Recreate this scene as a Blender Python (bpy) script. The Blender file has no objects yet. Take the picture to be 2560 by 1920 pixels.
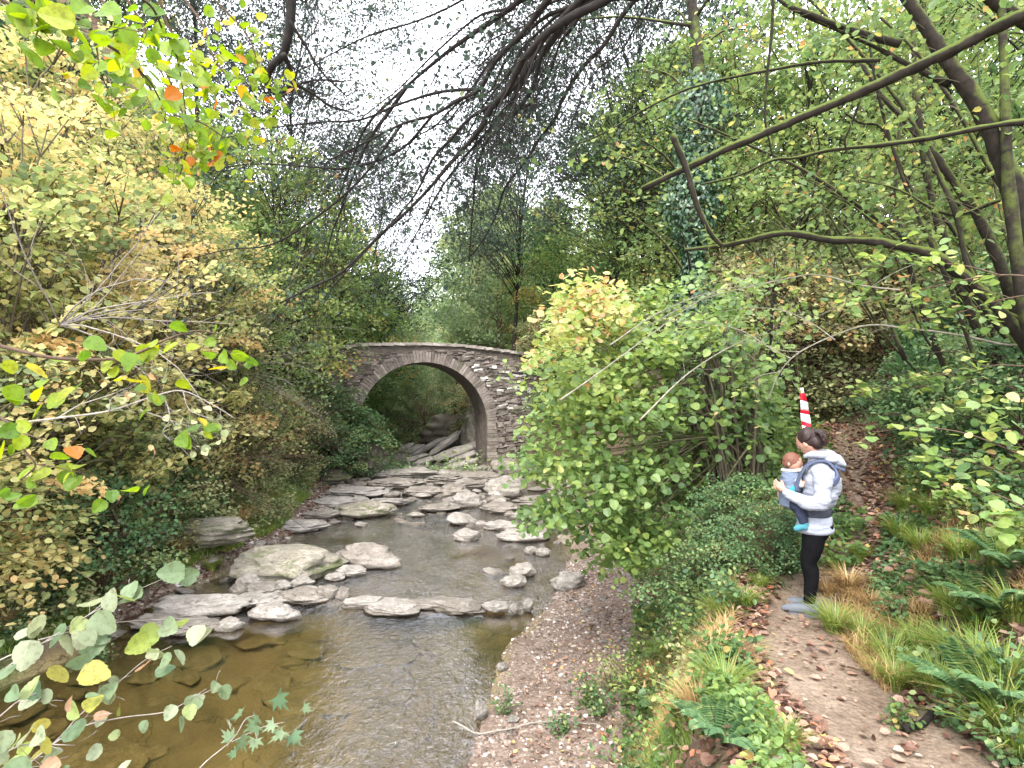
import bpy, bmesh, math, random
import numpy as np
from mathutils import Vector, Matrix

# ---------------------------------------------------------------- camera, sky, sun, exposure
scene = bpy.context.scene
COL = scene.collection
F = 560.0          # focal length in pixels of a 1024 wide frame
HZ = 400.0         # row of the horizon
CAMZ = 4.0         # eye height above the stream
cam_d = bpy.data.cameras.new('camera'); cam = bpy.data.objects.new('camera', cam_d); COL.objects.link(cam)
cam.location = (0, 0, CAMZ); cam.rotation_euler = (math.radians(90), 0, 0)
cam_d.sensor_width = 36; cam_d.lens = F/1024*36; cam_d.shift_y = (HZ-384)/1024
cam_d.clip_start = 0.05; cam_d.clip_end = 600
scene.camera = cam

SUN_EL, SUN_AZ = math.radians(52), math.radians(200)   # azimuth: direction the light comes from, clockwise from +Y
world = bpy.data.worlds.new("World"); scene.world = world; world.use_nodes = True
nt = world.node_tree; nt.nodes.clear()
wo = nt.nodes.new('ShaderNodeOutputWorld'); bg = nt.nodes.new('ShaderNodeBackground'); sk = nt.nodes.new('ShaderNodeTexSky')
sk.sky_type = 'NISHITA'; sk.sun_disc = False; sk.sun_elevation = SUN_EL; sk.sun_rotation = SUN_AZ
sk.air_density = 1.0; sk.dust_density = 9.0; sk.ozone_density = 1.0
bg.inputs['Strength'].default_value = 0.15
tcw = nt.nodes.new('ShaderNodeTexCoord'); nw = nt.nodes.new('ShaderNodeTexNoise'); nw.inputs['Scale'].default_value = 2.2; nw.inputs['Detail'].default_value = 6
rw = nt.nodes.new('ShaderNodeValToRGB'); rw.color_ramp.elements[0].position = .30; rw.color_ramp.elements[0].color = (.62, .62, .62, 1); rw.color_ramp.elements[1].position = .55; rw.color_ramp.elements[1].color = (.97, .97, .97, 1)
mw = nt.nodes.new('ShaderNodeMix'); mw.data_type = 'RGBA'; mw.inputs[7].default_value = (16.0, 16.4, 17.8, 1)      # overcast: thin bright cloud over nearly all of the sky
nt.links.new(tcw.outputs['Generated'], nw.inputs['Vector']); nt.links.new(nw.outputs['Fac'], rw.inputs[0]); nt.links.new(rw.outputs[0], mw.inputs[0]); nt.links.new(sk.outputs[0], mw.inputs[6])
nt.links.new(mw.outputs[2], bg.inputs['Color']); nt.links.new(bg.outputs[0], wo.inputs['Surface'])
sd = bpy.data.lights.new('sun', 'SUN'); sd.energy = 2.6; sd.angle = math.radians(22); sd.color = (1.0, 0.95, 0.88)
sun = bpy.data.objects.new('sun', sd); COL.objects.link(sun)
sdir = Vector((math.sin(SUN_AZ)*math.cos(SUN_EL), math.cos(SUN_AZ)*math.cos(SUN_EL), math.sin(SUN_EL)))
sun.rotation_euler = sdir.to_track_quat('Z', 'Y').to_euler()
scene.view_settings.view_transform = 'Standard'; scene.view_settings.look = 'None'
scene.view_settings.exposure = 1.25; scene.view_settings.gamma = 1.0
cy = scene.cycles
cy.max_bounces = 8; cy.diffuse_bounces = 4; cy.glossy_bounces = 3; cy.transmission_bounces = 4; cy.transparent_max_bounces = 12
cy.use_denoising = True
cy.sample_clamp_indirect = 6.0

# ---------------------------------------------------------------- helpers
RNG = np.random.default_rng(7)
def P(u, v, Y):
    "a point of the place seen in direction (u, v) standing Y metres away"
    return np.array([(u-512.0)/F*Y, Y, CAMZ+(HZ-v)/F*Y])

def tag(o, label=None, cat=None, group=None, kind=None):
    if label: o['label'] = label
    if cat: o['category'] = cat
    if group: o['group'] = group
    if kind: o['kind'] = kind
    return o
def empty(name, loc, rz=0, label=None, cat=None, group=None):
    o = bpy.data.objects.new(name, None); COL.objects.link(o); o.location = loc; o.rotation_euler = (0, 0, rz)
    o.empty_display_size = 0.2
    return tag(o, label, cat, group)
def link(name, me, parent=None, m=None):
    o = bpy.data.objects.new(name, me); COL.objects.link(o)
    if m is not None and len(me.materials) == 0: me.materials.append(m)
    if parent is not None: o.parent = parent
    return o
def copy_tree(o, parent=None):
    c = o.copy(); COL.objects.link(c); c.parent = parent
    for ch in o.children: copy_tree(ch, c)
    return c

def hash3(ix, iy, iz, seed):
    h = (ix*374761393 + iy*668265263 + iz*2147483647 + seed*974711) & 0xffffffff
    h = ((h ^ (h >> 13))*1274126177) & 0xffffffff
    h = (h ^ (h >> 16))
    return (h & 0xffffff)/float(0xffffff)
def vnoise(p, seed=0):
    "value noise, p (n,3) -> (n,) in -1..1"
    p = np.asarray(p, float); i = np.floor(p).astype(np.int64); f = p-i; f = f*f*(3-2*f)
    out = 0
    for dx in (0, 1):
        for dy in (0, 1):
            for dz in (0, 1):
                w = (f[:, 0] if dx else 1-f[:, 0])*(f[:, 1] if dy else 1-f[:, 1])*(f[:, 2] if dz else 1-f[:, 2])
                out = out+w*hash3(i[:, 0]+dx, i[:, 1]+dy, i[:, 2]+dz, seed)
    return out*2-1
def fbm(p, seed=0, oct=4, lac=2.1, gain=0.5):
    p = np.asarray(p, float); a = 1.0; s = 0; q = p.copy()
    for k in range(oct):
        s = s+a*vnoise(q, seed+k*17); q = q*lac+3.7; a *= gain
    return s
def n2(x, y, sc, seed=0, oct=3):
    x = np.atleast_1d(np.asarray(x, float)); y = np.atleast_1d(np.asarray(y, float))
    return fbm(np.stack([x*sc, y*sc, np.zeros_like(x)], 1), seed, oct)
def sstep(a, b, x):
    t = np.clip((x-a)/(b-a), 0, 1); return t*t*(3-2*t)

def mesh_np(name, V, faces=None, quads=None, loops=None, counts=None, smooth=False, attrs=None):
    "fast mesh: V (n,3); quads (m,k) equal sized faces, or loops+counts"
    me = bpy.data.meshes.new(name)
    V = np.ascontiguousarray(V, np.float32)
    if quads is not None:
        q = np.asarray(quads, np.int32); loops = q.ravel(); counts = np.full(len(q), q.shape[1], np.int32)
    me.vertices.add(len(V)); me.vertices.foreach_set('co', V.ravel())
    me.loops.add(len(loops)); me.loops.foreach_set('vertex_index', np.asarray(loops, np.int32))
    me.polygons.add(len(counts)); st = np.concatenate([[0], np.cumsum(counts)[:-1]]).astype(np.int32)
    me.polygons.foreach_set('loop_start', st)
    try: me.polygons.foreach_set('loop_total', np.asarray(counts, np.int32))
    except Exception: pass
    me.polygons.foreach_set('use_smooth', np.full(len(counts), smooth, bool))
    if attrs:
        for k, a in attrs.items():
            at = me.attributes.new(k, 'FLOAT', 'POINT'); at.data.foreach_set('value', np.asarray(a, np.float32))
    me.update(calc_edges=True)
    return me

class Tubes:
    "collects tapering tubes into one mesh"
    def __init__(s): s.V = []; s.Q = []; s.n = 0; s.T = []
    def add(s, pts, rad, sides=5, t=0.5, rough=0.0):
        pts = np.asarray(pts, float); k = len(pts)
        if k < 2: return
        rad = np.asarray(rad, float)
        if rad.ndim == 0: rad = np.full(k, float(rad))
        if len(rad) != k: rad = np.interp(np.linspace(0, 1, k), np.linspace(0, 1, len(rad)), rad)
        d = np.gradient(pts, axis=0); d /= np.linalg.norm(d, axis=1)[:, None]+1e-9
        ref = np.array([0.31, 0.17, 0.94]) if abs(d[:, 2]).mean() < 0.8 else np.array([0.94, 0.3, 0.1])
        a = np.cross(d, ref); a /= np.linalg.norm(a, axis=1)[:, None]+1e-9; b = np.cross(d, a)
        an = np.arange(sides)/sides*2*math.pi
        rr = rad[:, None]*(1+rough*(RNG.random((k, sides))-.5)*2)
        ring = pts[:, None, :]+rr[:, :, None]*(np.cos(an)[None, :, None]*a[:, None, :]+np.sin(an)[None, :, None]*b[:, None, :])
        s.V.append(ring.reshape(-1, 3)); base = s.n
        i = np.arange(k-1)[:, None]*sides+base; j = np.arange(sides)[None, :]; j2 = (j+1) % sides
        s.Q.append(np.stack([i+j, i+j2, i+sides+j2, i+sides+j], -1).reshape(-1, 4))
        s.n += k*sides; s.T.append(np.full(k*sides, t))
        for e, c in ((0, pts[0]), (k-1, pts[-1])):       # close the ends
            s.V.append(c[None]); s.T.append(np.array([t])); ci = s.n; s.n += 1
            r = base+e*sides+np.arange(sides); r2 = np.roll(r, -1)
            s.Q.append(np.stack([np.full(sides, ci), r, r2, r2], 1) if e else np.stack([np.full(sides, ci), r2, r, r], 1))
    def build(s, name, m, parent=None, smooth=True):
        V = np.concatenate(s.V); Q = np.concatenate(s.Q)
        tri = Q[:, 2] == Q[:, 3]; cnt = np.where(tri, 3, 4)
        lo = np.concatenate([r[:c] for r, c in zip(Q, cnt)]) if tri.any() else Q.ravel()
        me = mesh_np(name, V, loops=lo, counts=cnt, smooth=smooth, attrs={'t': np.concatenate(s.T)})
        return link(name, me, parent, m)

def catmull(pts, n=6):
    pts = np.asarray(pts, float); p = np.vstack([2*pts[0]-pts[1], pts, 2*pts[-1]-pts[-2]]); out = []
    for i in range(1, len(p)-2):
        for t in np.arange(n)/n:
            out.append(0.5*((2*p[i])+(-p[i-1]+p[i+1])*t+(2*p[i-1]-5*p[i]+4*p[i+1]-p[i+2])*t*t+(-p[i-1]+3*p[i]-3*p[i+1]+p[i+2])*t**3))
    out.append(p[-2]); return np.array(out)
def interp_path(path, s):
    path = np.asarray(path); x = np.linspace(0, 1, len(path))
    return np.array([np.interp(s, x, path[:, k]) for k in range(3)]).T

# leaf outlines: (along, across, lift); faces as index lists
def serrated(n=7, w=.46, fold=.07, droop=.1, tooth=.03):
    L = []
    for i in range(n+1):
        t = i/n; ww = w*math.sin(math.pi*min(1, t**.75*1.0))**.6 if 0 < t < 1 else 0
        L.append((t, ww))
    pts = [(0, 0, 0)]
    for i, (t, ww) in enumerate(L[1:-1]): pts.append((t+(tooth if i % 2 else -tooth), ww, fold*ww*2-droop*t*t))
    pts.append((1.04, 0, -droop))
    for i, (t, ww) in reversed(list(enumerate(L[1:-1]))): pts.append((t+(tooth if i % 2 else -tooth), -ww, fold*ww*2-droop*t*t))
    k = len(pts); tip = n
    return np.array(pts), [list(range(0, tip+1)), [0]+list(range(tip, k))]
def lobed():
    ang = [(-180, .05), (-115, .42), (-95, .22), (-62, .52), (-42, .27), (-24, .5), (-12, .36), (0, .72), (12, .36), (24, .5), (42, .27), (62, .52), (95, .22), (115, .42)]
    pts = [(.3+r*math.cos(math.radians(a)), r*math.sin(math.radians(a)), .06*r) for a, r in ang]
    return np.array(pts), [list(range(len(pts)))]
SHAPE = {
    'dia': (np.array([(0, 0, 0), (.5, .38, .05), (1, 0, -.05), (.5, -.38, .05)]), [[0, 1, 2, 3]]),
    'hex': (np.array([(0, 0, 0), (.28, .38, .08), (.72, .34, .05), (1.05, 0, -.08), (.72, -.34, .05), (.28, -.38, .08)]), [[0, 1, 2, 3], [0, 3, 4, 5]]),
    'lobe': lobed(),
    'near': serrated(),
    'fine': serrated(13, .46, .1, .16, .035),
    'blade': (np.array([(0, .02, 0), (.5, .025, .0), (1, 0, -.12), (.5, -.025, .0), (0, -.02, 0)]), [[0, 1, 2, 3, 4]]),
}
def leaves(name, C, N, A, S, T, shape, m, parent=None):
    pts, fc = SHAPE[shape]; C = np.asarray(C, float); n = len(C)
    N = N/(np.linalg.norm(N, axis=1)[:, None]+1e-9)
    A = A-N*(A*N).sum(1)[:, None]; A /= np.linalg.norm(A, axis=1)[:, None]+1e-9; B = np.cross(N, A)
    S = np.asarray(S)[:, None, None]
    V = C[:, None]+S*((pts[None, :, 0:1]-.0)*A[:, None]+pts[None, :, 1:2]*B[:, None]+pts[None, :, 2:3]*N[:, None])
    k = len(pts); off = np.arange(n)*k
    lp = np.concatenate([np.array(f) for f in fc]); cn = np.array([len(f) for f in fc])
    loops = (off[:, None]+lp[None]).ravel(); counts = np.tile(cn, n)
    me = mesh_np(name, V.reshape(-1, 3), loops=loops, counts=counts, attrs={'t': np.repeat(np.clip(T, 0, 1), k)})
    return link(name, me, parent, m)
def rdir(n, rng, up=1.0, j=.5):
    v = rng.normal(size=(n, 3))*j; v[:, 2] += up; return v

# ---------------------------------------------------------------- materials
def new_mat(name):
    m = bpy.data.materials.new(name); m.use_nodes = True; t = m.node_tree; t.nodes.clear()
    out = t.nodes.new('ShaderNodeOutputMaterial'); return m, t, out
def node(t, typ, **kw):
    n = t.nodes.new(typ)
    for k, v in kw.items():
        if k in n.inputs: n.inputs[k].default_value = v
        else: setattr(n, k, v)
    return n
def ramp(t, stops, fac=None):
    r = t.nodes.new('ShaderNodeValToRGB'); e = r.color_ramp.elements
    while len(e) < len(stops): e.new(0.5)
    for el, (p, c) in zip(e, stops): el.position = p; el.color = (*c, 1)
    if fac is not None: t.links.new(fac, r.inputs[0])
    return r.outputs[0]
def attr(t, name='t'):
    a = t.nodes.new('ShaderNodeAttribute'); a.attribute_name = name; return a.outputs['Fac']
def noise(t, scale, detail=4, rough=.55, coord='Object', dist=0.0):
    tc = t.nodes.new('ShaderNodeTexCoord'); n = node(t, 'ShaderNodeTexNoise', Scale=scale, Detail=detail, Roughness=rough, Distortion=dist)
    t.links.new(tc.outputs[coord], n.inputs['Vector']); return n.outputs['Fac']
def mixc(t, fac, a, b, typ='MIX'):
    m = t.nodes.new('ShaderNodeMix'); m.data_type = 'RGBA'; m.blend_type = typ
    for s, v in ((m.inputs[0], fac), (m.inputs[6], a), (m.inputs[7], b)):
        if hasattr(v, 'links') or isinstance(v, bpy.types.NodeSocket): t.links.new(v, s)
        elif isinstance(v, (int, float)): s.default_value = v
        else: s.default_value = (*v, 1)
    return m.outputs[2]
def math_(t, op, a, b=0.0, clamp=False):
    m = t.nodes.new('ShaderNodeMath'); m.operation = op; m.use_clamp = clamp
    for s, v in ((m.inputs[0], a), (m.inputs[1], b)):
        if isinstance(v, bpy.types.NodeSocket): t.links.new(v, s)
        else: s.default_value = v
    return m.outputs[0]
def bump(t, h, strength=.4, dist=.02):
    b = node(t, 'ShaderNodeBump', Strength=strength, Distance=dist); t.links.new(h, b.inputs['Height']); return b.outputs['Normal']
def principled(t, out, color, rough=.7, normal=None, spec=.4, sheen=None):
    p = node(t, 'ShaderNodeBsdfPrincipled', Roughness=rough) if not isinstance(rough, bpy.types.NodeSocket) else node(t, 'ShaderNodeBsdfPrincipled')
    if isinstance(rough, bpy.types.NodeSocket): t.links.new(rough, p.inputs['Roughness'])
    p.inputs['Specular IOR Level'].default_value = spec
    if isinstance(color, bpy.types.NodeSocket): t.links.new(color, p.inputs['Base Color'])
    else: p.inputs['Base Color'].default_value = (*color, 1)
    if normal is not None: t.links.new(normal, p.inputs['Normal'])
    t.links.new(p.outputs[0], out.inputs['Surface']); return p

def leaf_mat(name, stops, trans=.42, gloss=.35, rough=.5, var=0):
    m, t, out = new_mat(name)
    c = ramp(t, stops, attr(t))
    if var: c = mixc(t, .75, c, ramp(t, [(.32, (.28, .24, .16)), (.47, (.5, .5, .5)), (.7, (.62, .62, .58))], noise(t, var, 4, .7)), 'OVERLAY')
    p = principled(t, out, c, rough, spec=gloss)
    tr = node(t, 'ShaderNodeBsdfTranslucent'); hs = node(t, 'ShaderNodeHueSaturation', Saturation=1.08, Value=1.5, Hue=.49)
    t.links.new(c, hs.inputs['Color']); t.links.new(hs.outputs[0], tr.inputs['Color'])
    mx = node(t, 'ShaderNodeMixShader', Fac=trans); t.links.new(p.outputs[0], mx.inputs[1]); t.links.new(tr.outputs[0], mx.inputs[2])
    t.links.new(mx.outputs[0], out.inputs['Surface']); return m
def bark_mat(name, a, b, moss=.0, mosscol=(.05, .07, .015), scale=14):
    m, t, out = new_mat(name)
    n1 = noise(t, scale, 6, .65); c = ramp(t, [(.3, a), (.7, b)], n1)
    if moss > 0:
        g = t.nodes.new('ShaderNodeNewGeometry'); sx = t.nodes.new('ShaderNodeSeparateXYZ'); t.links.new(g.outputs['Normal'], sx.inputs[0])
        n3 = noise(t, 4, 5, .7); f = math_(t, 'ADD', math_(t, 'MULTIPLY', sx.outputs['Z'], .5), n3)
        f = ramp(t, [(1.0-moss-.12, (0, 0, 0)), (1.0-moss+.08, (1, 1, 1))], f)
        c = mixc(t, f, c, mixc(t, noise(t, 60, 2), mosscol, (mosscol[0]*1.9, mosscol[1]*1.7, mosscol[2]*1.5)))
    principled(t, out, c, .9, bump(t, n1, .7, .01), spec=.2); return m

G = lambda *a: a
M = {}
M['green'] = leaf_mat('leaf_green', [(0, (.035, .08, .028)), (.45, (.08, .15, .045)), (.75, (.15, .22, .06)), (.95, (.28, .29, .08)), (1, (.34, .26, .08))])
M['bright'] = leaf_mat('leaf_bright', [(0, (.07, .13, .045)), (.5, (.15, .22, .07)), (.8, (.26, .31, .10)), (.95, (.38, .35, .10)), (1, (.42, .25, .10))], .42)
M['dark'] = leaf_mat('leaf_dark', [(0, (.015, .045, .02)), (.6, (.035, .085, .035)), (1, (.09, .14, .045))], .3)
M['teal'] = leaf_mat('leaf_far_hazed', [(0, (.14, .21, .11)), (.6, (.27, .36, .17)), (1, (.44, .45, .22))], .45)  # far foliage: valley haze is put into this lighter leaf colour
M['yellow'] = leaf_mat('leaf_yellow', [(0, (.10, .14, .06)), (.35, (.22, .27, .10)), (.6, (.39, .37, .15)), (.93, (.52, .45, .20)), (1, (.50, .36, .16))], .5)
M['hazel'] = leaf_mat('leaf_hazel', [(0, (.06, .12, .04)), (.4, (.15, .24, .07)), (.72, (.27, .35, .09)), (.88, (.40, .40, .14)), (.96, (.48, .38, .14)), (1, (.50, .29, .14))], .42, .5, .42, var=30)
M['lime'] = leaf_mat('leaf_lime', [(0, (.08, .16, .02)), (.5, (.16, .25, .02)), (.8, (.28, .31, .025)), (.94, (.44, .30, .03)), (1, (.40, .14, .02))], .5, var=45)
M['olive'] = leaf_mat('leaf_olive', [(0, (.12, .16, .07)), (.5, (.26, .29, .13)), (.85, (.40, .38, .19)), (1, (.36, .22, .10))], .35)
M['pale'] = leaf_mat('leaf_pale', [(0, (.06, .11, .05)), (.35, (.14, .19, .10)), (.6, (.24, .26, .17)), (.8, (.18, .24, .04)), (.95, (.32, .28, .07)), (1, (.28, .17, .10))], .35, var=50)
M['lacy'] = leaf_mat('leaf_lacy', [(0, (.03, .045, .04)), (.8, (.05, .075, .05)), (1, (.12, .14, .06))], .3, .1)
M['litter'] = leaf_mat('leaf_litter', [(0, (.05, .025, .018)), (.35, (.15, .08, .055)), (.65, (.27, .165, .12)), (.85, (.37, .27, .21)), (.95, (.45, .14, .06)), (1, (.45, .34, .12))], .12, .3, var=60)
M['grass'] = leaf_mat('grass_blade', [(0, (.07, .13, .03)), (.5, (.17, .25, .05)), (.8, (.25, .27, .06)), (1, (.40, .30, .14))], .35)
M['fern'] = leaf_mat('fern_leaf', [(0, (.04, .09, .04)), (.5, (.09, .17, .065)), (.85, (.18, .26, .10)), (1, (.26, .30, .12))], .35)
M['dry'] = leaf_mat('dry_grass', [(0, (.22, .14, .06)), (.6, (.40, .27, .12)), (1, (.50, .40, .2))], .25)
M['ivy'] = leaf_mat('ivy_leaf', [(0, (.012, .04, .02)), (.6, (.03, .08, .035)), (1, (.08, .15, .06))], .15, .6, .35)
M['bark'] = bark_mat('bark_dark', (.007, .006, .005), (.024, .019, .016), .0)
M['barkmoss'] = bark_mat('bark_mossy', (.009, .007, .005), (.034, .027, .020), .40)
M['barkpale'] = bark_mat('bark_pale', (.13, .115, .09), (.34, .31, .25), .12, scale=20)
M['twigpale'] = bark_mat('twig_pale', (.14, .12, .10), (.32, .29, .25), 0, scale=30)
M['twig'] = bark_mat('twig_brown', (.05, .032, .022), (.13, .09, .06), 0, scale=30)
M['barkmid'] = bark_mat('bark_mid', (.06, .05, .035), (.17, .14, .10), .25)
# ---------------------------------------------------------------- terrain
I = np.interp
def zw(y): return I(y, [0, 10.6, 11.2, 20, 30, 45, 80], [0, 0, .06, .12, .3, .5, 1.0])
def xl(y): return I(y, [0, 6, 9, 11, 13, 17, 20, 24, 28, 30, 36, 45, 60, 100], [-8.2, -7.6, -6.9, -6.9, -6.4, -6.3, -6.9, -7.7, -8.0, -8.2, -9.8, -11, -14, -20])
def xr(y): return I(y, [0, 4, 6.1, 9, 12, 16, 22, 27, 30, 33, 36, 45, 60, 100], [-1.1, -.9, -.62, .05, 1.0, 1.8, 1.7, 1.2, -.2, -3.5, -7.0, -8, -11, -16])
def xe(y): return I(y, [-5, 0, 2.6, 4.2, 5, 6, 9, 14, 20, 25, 29, 33, 36, 45, 60, 100], [.3, .5, 1.1, 1.55, 2.0, 2.7, 4.0, 6.0, 5.6, 4.0, 2.0, 1.6, 0, -2, -4, -6])
def xt(y): return I(y, [-5, 0, 2.6, 4.2, 5.6, 7, 9, 14, 20, 25, 29, 33, 36, 45, 60, 100], [-.6, -.5, .05, .55, 1.2, 1.45, 2.1, 3.0, 2.8, 2.1, .9, .3, -3.4, -6, -9, -13])
def px(y): return I(y, [-5, 0, 2.6, 3.5, 4.2, 5, 5.9, 7.5, 9, 14, 20, 40, 100], [1.2, 1.75, 2.05, 2.08, 2.2, 2.62, 3.35, 4.35, 5.4, 8.8, 12.5, 22, 40])
def zb(y): return I(y, [-5, 0, 2.6, 5, 6, 7.5, 9, 14, 18, 25, 31, 40, 60, 100], [2.4, 2.3, 2.2, 2.13, 2.45, 2.75, 3.05, 4.1, 4.8, 5.6, 6.0, 7, 9, 13])
def ground(x, y, detail=True):
    x = np.atleast_1d(np.asarray(x, float)); y = np.atleast_1d(np.asarray(y, float)); x, y = np.broadcast_arrays(x, y); sh = x.shape
    x = x.ravel().copy(); y = y.ravel().copy()
    L, R, E, T, Pc, B, W = xl(y), xr(y), xe(y), xt(y), px(y), zb(y), zw(y)
    wob = n2(x, y, .45, 5, 3)*.25
    L = L+wob; R = R+wob*.6
    k = 1+1.6*np.exp(-((y-30.5)/4.5)**2)+.0*y
    dl = (L-x)
    left = W+I(dl*k, [0, .35, 1, 2.5, 6, 15, 45], [0, .14, .42, 1.05, 3.1, 9.5, 30])
    dep = np.minimum(np.clip(-dl, 0, None), np.clip(R-x, 0, None))
    bed = W-.36*np.clip(dep/1.8, 0, 1)**.7*I(y, [9, 11, 13, 40], [1, .8, .45, .4])
    grav = W+.02+.28*np.clip((x-R)/np.maximum(T-R, .3), 0, 1)
    bank = grav+(B-grav)*sstep(0, 1, (x-T)/np.maximum(E-T, .2))
    far = I(y, [0, 9, 14, 100], [1, .85, .6, .6])
    rise = I(x-Pc-.42, [0, .35, 1.3, 4, 15, 60], [0, .10, .85, 2.4, 8, 30])*far
    right = np.where(x < T, grav, bank)+np.where(x > Pc, rise, 0)
    h = np.where(dl > 0, left, np.where(x < R, bed, right))
    h = h+np.clip(y-58, 0, None)*.30
    if detail:
        onpath = np.exp(-((x-Pc)/.4)**2)
        inbed = (dl < 0) & (x < R)
        rocky = inbed*sstep(14, 19, y)
        amp = np.where(inbed, .07+.13*rocky, np.where((x > R) & (x < T), .035, .13))*(1-.75*onpath)
        nn = n2(x, y, 1.3, 11, 4)
        h = h+amp*nn
        h = h+rocky*(.05*np.round(n2(x*.55+y*.2, y*1.5, .9, 77, 2)*3)/3*1.6+.02)
        # cracked slabs of the bed
        cr = np.abs(n2(x, y, .9, 31, 3)); h = h-np.where(inbed, .10*np.exp(-(cr/.05)**2), 0)
        h = h-.05*onpath
    return h.reshape(sh)
def gz(x, y): return float(ground(x, y)[0])

ys = np.concatenate([np.arange(-5, 1.5, .4), np.arange(1.5, 12, .07), np.arange(12, 36, .2), np.arange(36, 130, 1.5)])
xs = np.concatenate([np.arange(-70, -12, 1.5), np.arange(-12, -8, .3), np.arange(-8, 6, .07), np.arange(6, 14, .25), np.arange(14, 75, 1.5)])
XX, YY = np.meshgrid(xs, ys); ZZ = ground(XX.ravel(), YY.ravel()).reshape(XX.shape)
GV = np.stack([XX, YY, ZZ], -1).reshape(-1, 3)
x_, y_ = GV[:, 0], GV[:, 1]
wv = n2(x_, y_, .9, 41, 3)*.16
pathm = 1-sstep(.30, .52, np.abs(x_-px(y_)-.04+wv)); pathm *= 1-sstep(7, 11, y_)*.5
bedm = sstep(-.15, .15, np.minimum(x_-xl(y_), xr(y_)-x_)+wv)
gravm = sstep(-.3, .1, x_-xr(y_)+wv)*(1-sstep(-.25, .25, x_-xt(y_)+wv*2))
gravl = sstep(-.2, .2, xl(y_)-x_+wv)*(1-sstep(.5, 1.0, xl(y_)-x_+wv*2))*sstep(8, 9.5, y_)
gravm = np.maximum(gravm, gravl*.9)

rockyA = sstep(13, 18, y_)
def ground_mat():
    m, t, out = new_mat('ground')
    soil = ramp(t, [(.3, (.045, .032, .022)), (.5, (.11, .075, .05)), (.68, (.20, .13, .09)), (.8, (.10, .10, .04))], noise(t, 7, 8, .7))
    soil = mixc(t, ramp(t, [(.45, (0, 0, 0)), (.6, (1, 1, 1))], noise(t, .8, 4)), soil, ramp(t, [(.35, (.05, .06, .02)), (.65, (.12, .13, .045))], noise(t, 12, 5)))
    pc = mixc(t, .6, ramp(t, [(.3, (.10, .07, .05)), (.55, (.195, .145, .105)), (.75, (.26, .205, .155))], noise(t, 2.6, 9, .7)), ramp(t, [(.36, (.2, .17, .15)), (.5, (.5, .5, .5)), (.64, (.78, .76, .74))], noise(t, 34, 7, .75)), 'OVERLAY')
    tc = t.nodes.new('ShaderNodeTexCoord')
    vo = node(t, 'ShaderNodeTexVoronoi', Scale=26.0, Randomness=1.0); t.links.new(tc.outputs['Object'], vo.inputs['Vector'])
    sepc = t.nodes.new('ShaderNodeSeparateColor'); t.links.new(vo.outputs['Color'], sepc.inputs[0])
    gc = ramp(t, [(0, (.12, .085, .065)), (.5, (.21, .155, .125)), (1, (.31, .25, .21))], sepc.outputs[0])
    gc = mixc(t, ramp(t, [(.4, (0, 0, 0)), (.62, (1, 1, 1))], noise(t, 2.2, 5, .7)), gc, (.14, .10, .075))
    vb = node(t, 'ShaderNodeTexVoronoi', Scale=1.5, feature='DISTANCE_TO_EDGE'); nn = noise(t, 3, 4); 
    va = t.nodes.new('ShaderNodeVectorMath'); va.operation = 'ADD'; t.links.new(tc.outputs['Object'], va.inputs[0])
    nc = node(t, 'ShaderNodeTexNoise', Scale=1.4, Detail=5.0); t.links.new(tc.outputs['Object'], nc.inputs['Vector']); t.links.new(nc.outputs['Color'], va.inputs[1]); t.links.new(va.outputs[0], vb.inputs['Vector'])
    bc = ramp(t, [(.25, (.075, .058, .026)), (.5, (.17, .13, .06)), (.75, (.26, .205, .10))], noise(t, 1.3, 8, .62))
    crack = ramp(t, [(0, (1, 1, 1)), (.028, (0, 0, 0))], vb.outputs['Distance'])
    crack = mixc(t, ramp(t, [(.42, (0, 0, 0)), (.55, (1, 1, 1))], noise(t, .7, 3)), (0, 0, 0), crack)
    bc = mixc(t, crack, bc, (.035, .028, .013))
    bc = mixc(t, attr(t, 'rocky'), bc, mixc(t, crack, ramp(t, [(.3, (.10, .085, .07)), (.5, (.22, .19, .165)), (.7, (.34, .305, .275))], noise(t, 2.4, 9, .7)), (.04, .033, .025)))
    c = mixc(t, attr(t, 'gravel'), soil, gc)
    c = mixc(t, attr(t, 'bed'), c, bc)
    c = mixc(t, attr(t, 'pathm'), c, pc)
    hgt = math_(t, 'ADD', noise(t, 18, 8, .7), math_(t, 'MULTIPLY', vo.outputs['Distance'], -.5))
    principled(t, out, c, .85, bump(t, hgt, .8, .03), spec=.25)
    return m
M['ground'] = ground_mat()
nx, ny = len(xs), len(ys)
ii = (np.arange(ny-1)[:, None]*nx+np.arange(nx-1)[None]).ravel()
GQ = np.stack([ii, ii+1, ii+nx+1, ii+nx], 1)
fb = bedm[GQ].mean(1) > .5; fp = (pathm[GQ].mean(1) > .5) & ~fb
fg = (gravm[GQ].mean(1) > .5) & ~fb & ~fp
def sub(name, mask):
    q = GQ[mask]; used, inv = np.unique(q, return_inverse=True)
    me = mesh_np(name, GV[used], quads=inv.reshape(-1, 4), smooth=True, attrs={'gravel': gravm[used], 'bed': bedm[used], 'pathm': pathm[used], 'rocky': rockyA[used]})
    return tag(link(name, me, None, M['ground']), kind='structure')
sub('ground', ~fb & ~fp & ~fg); sub('stream_bed', fb); sub('path', fp); sub('gravel_bank', fg)

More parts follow.
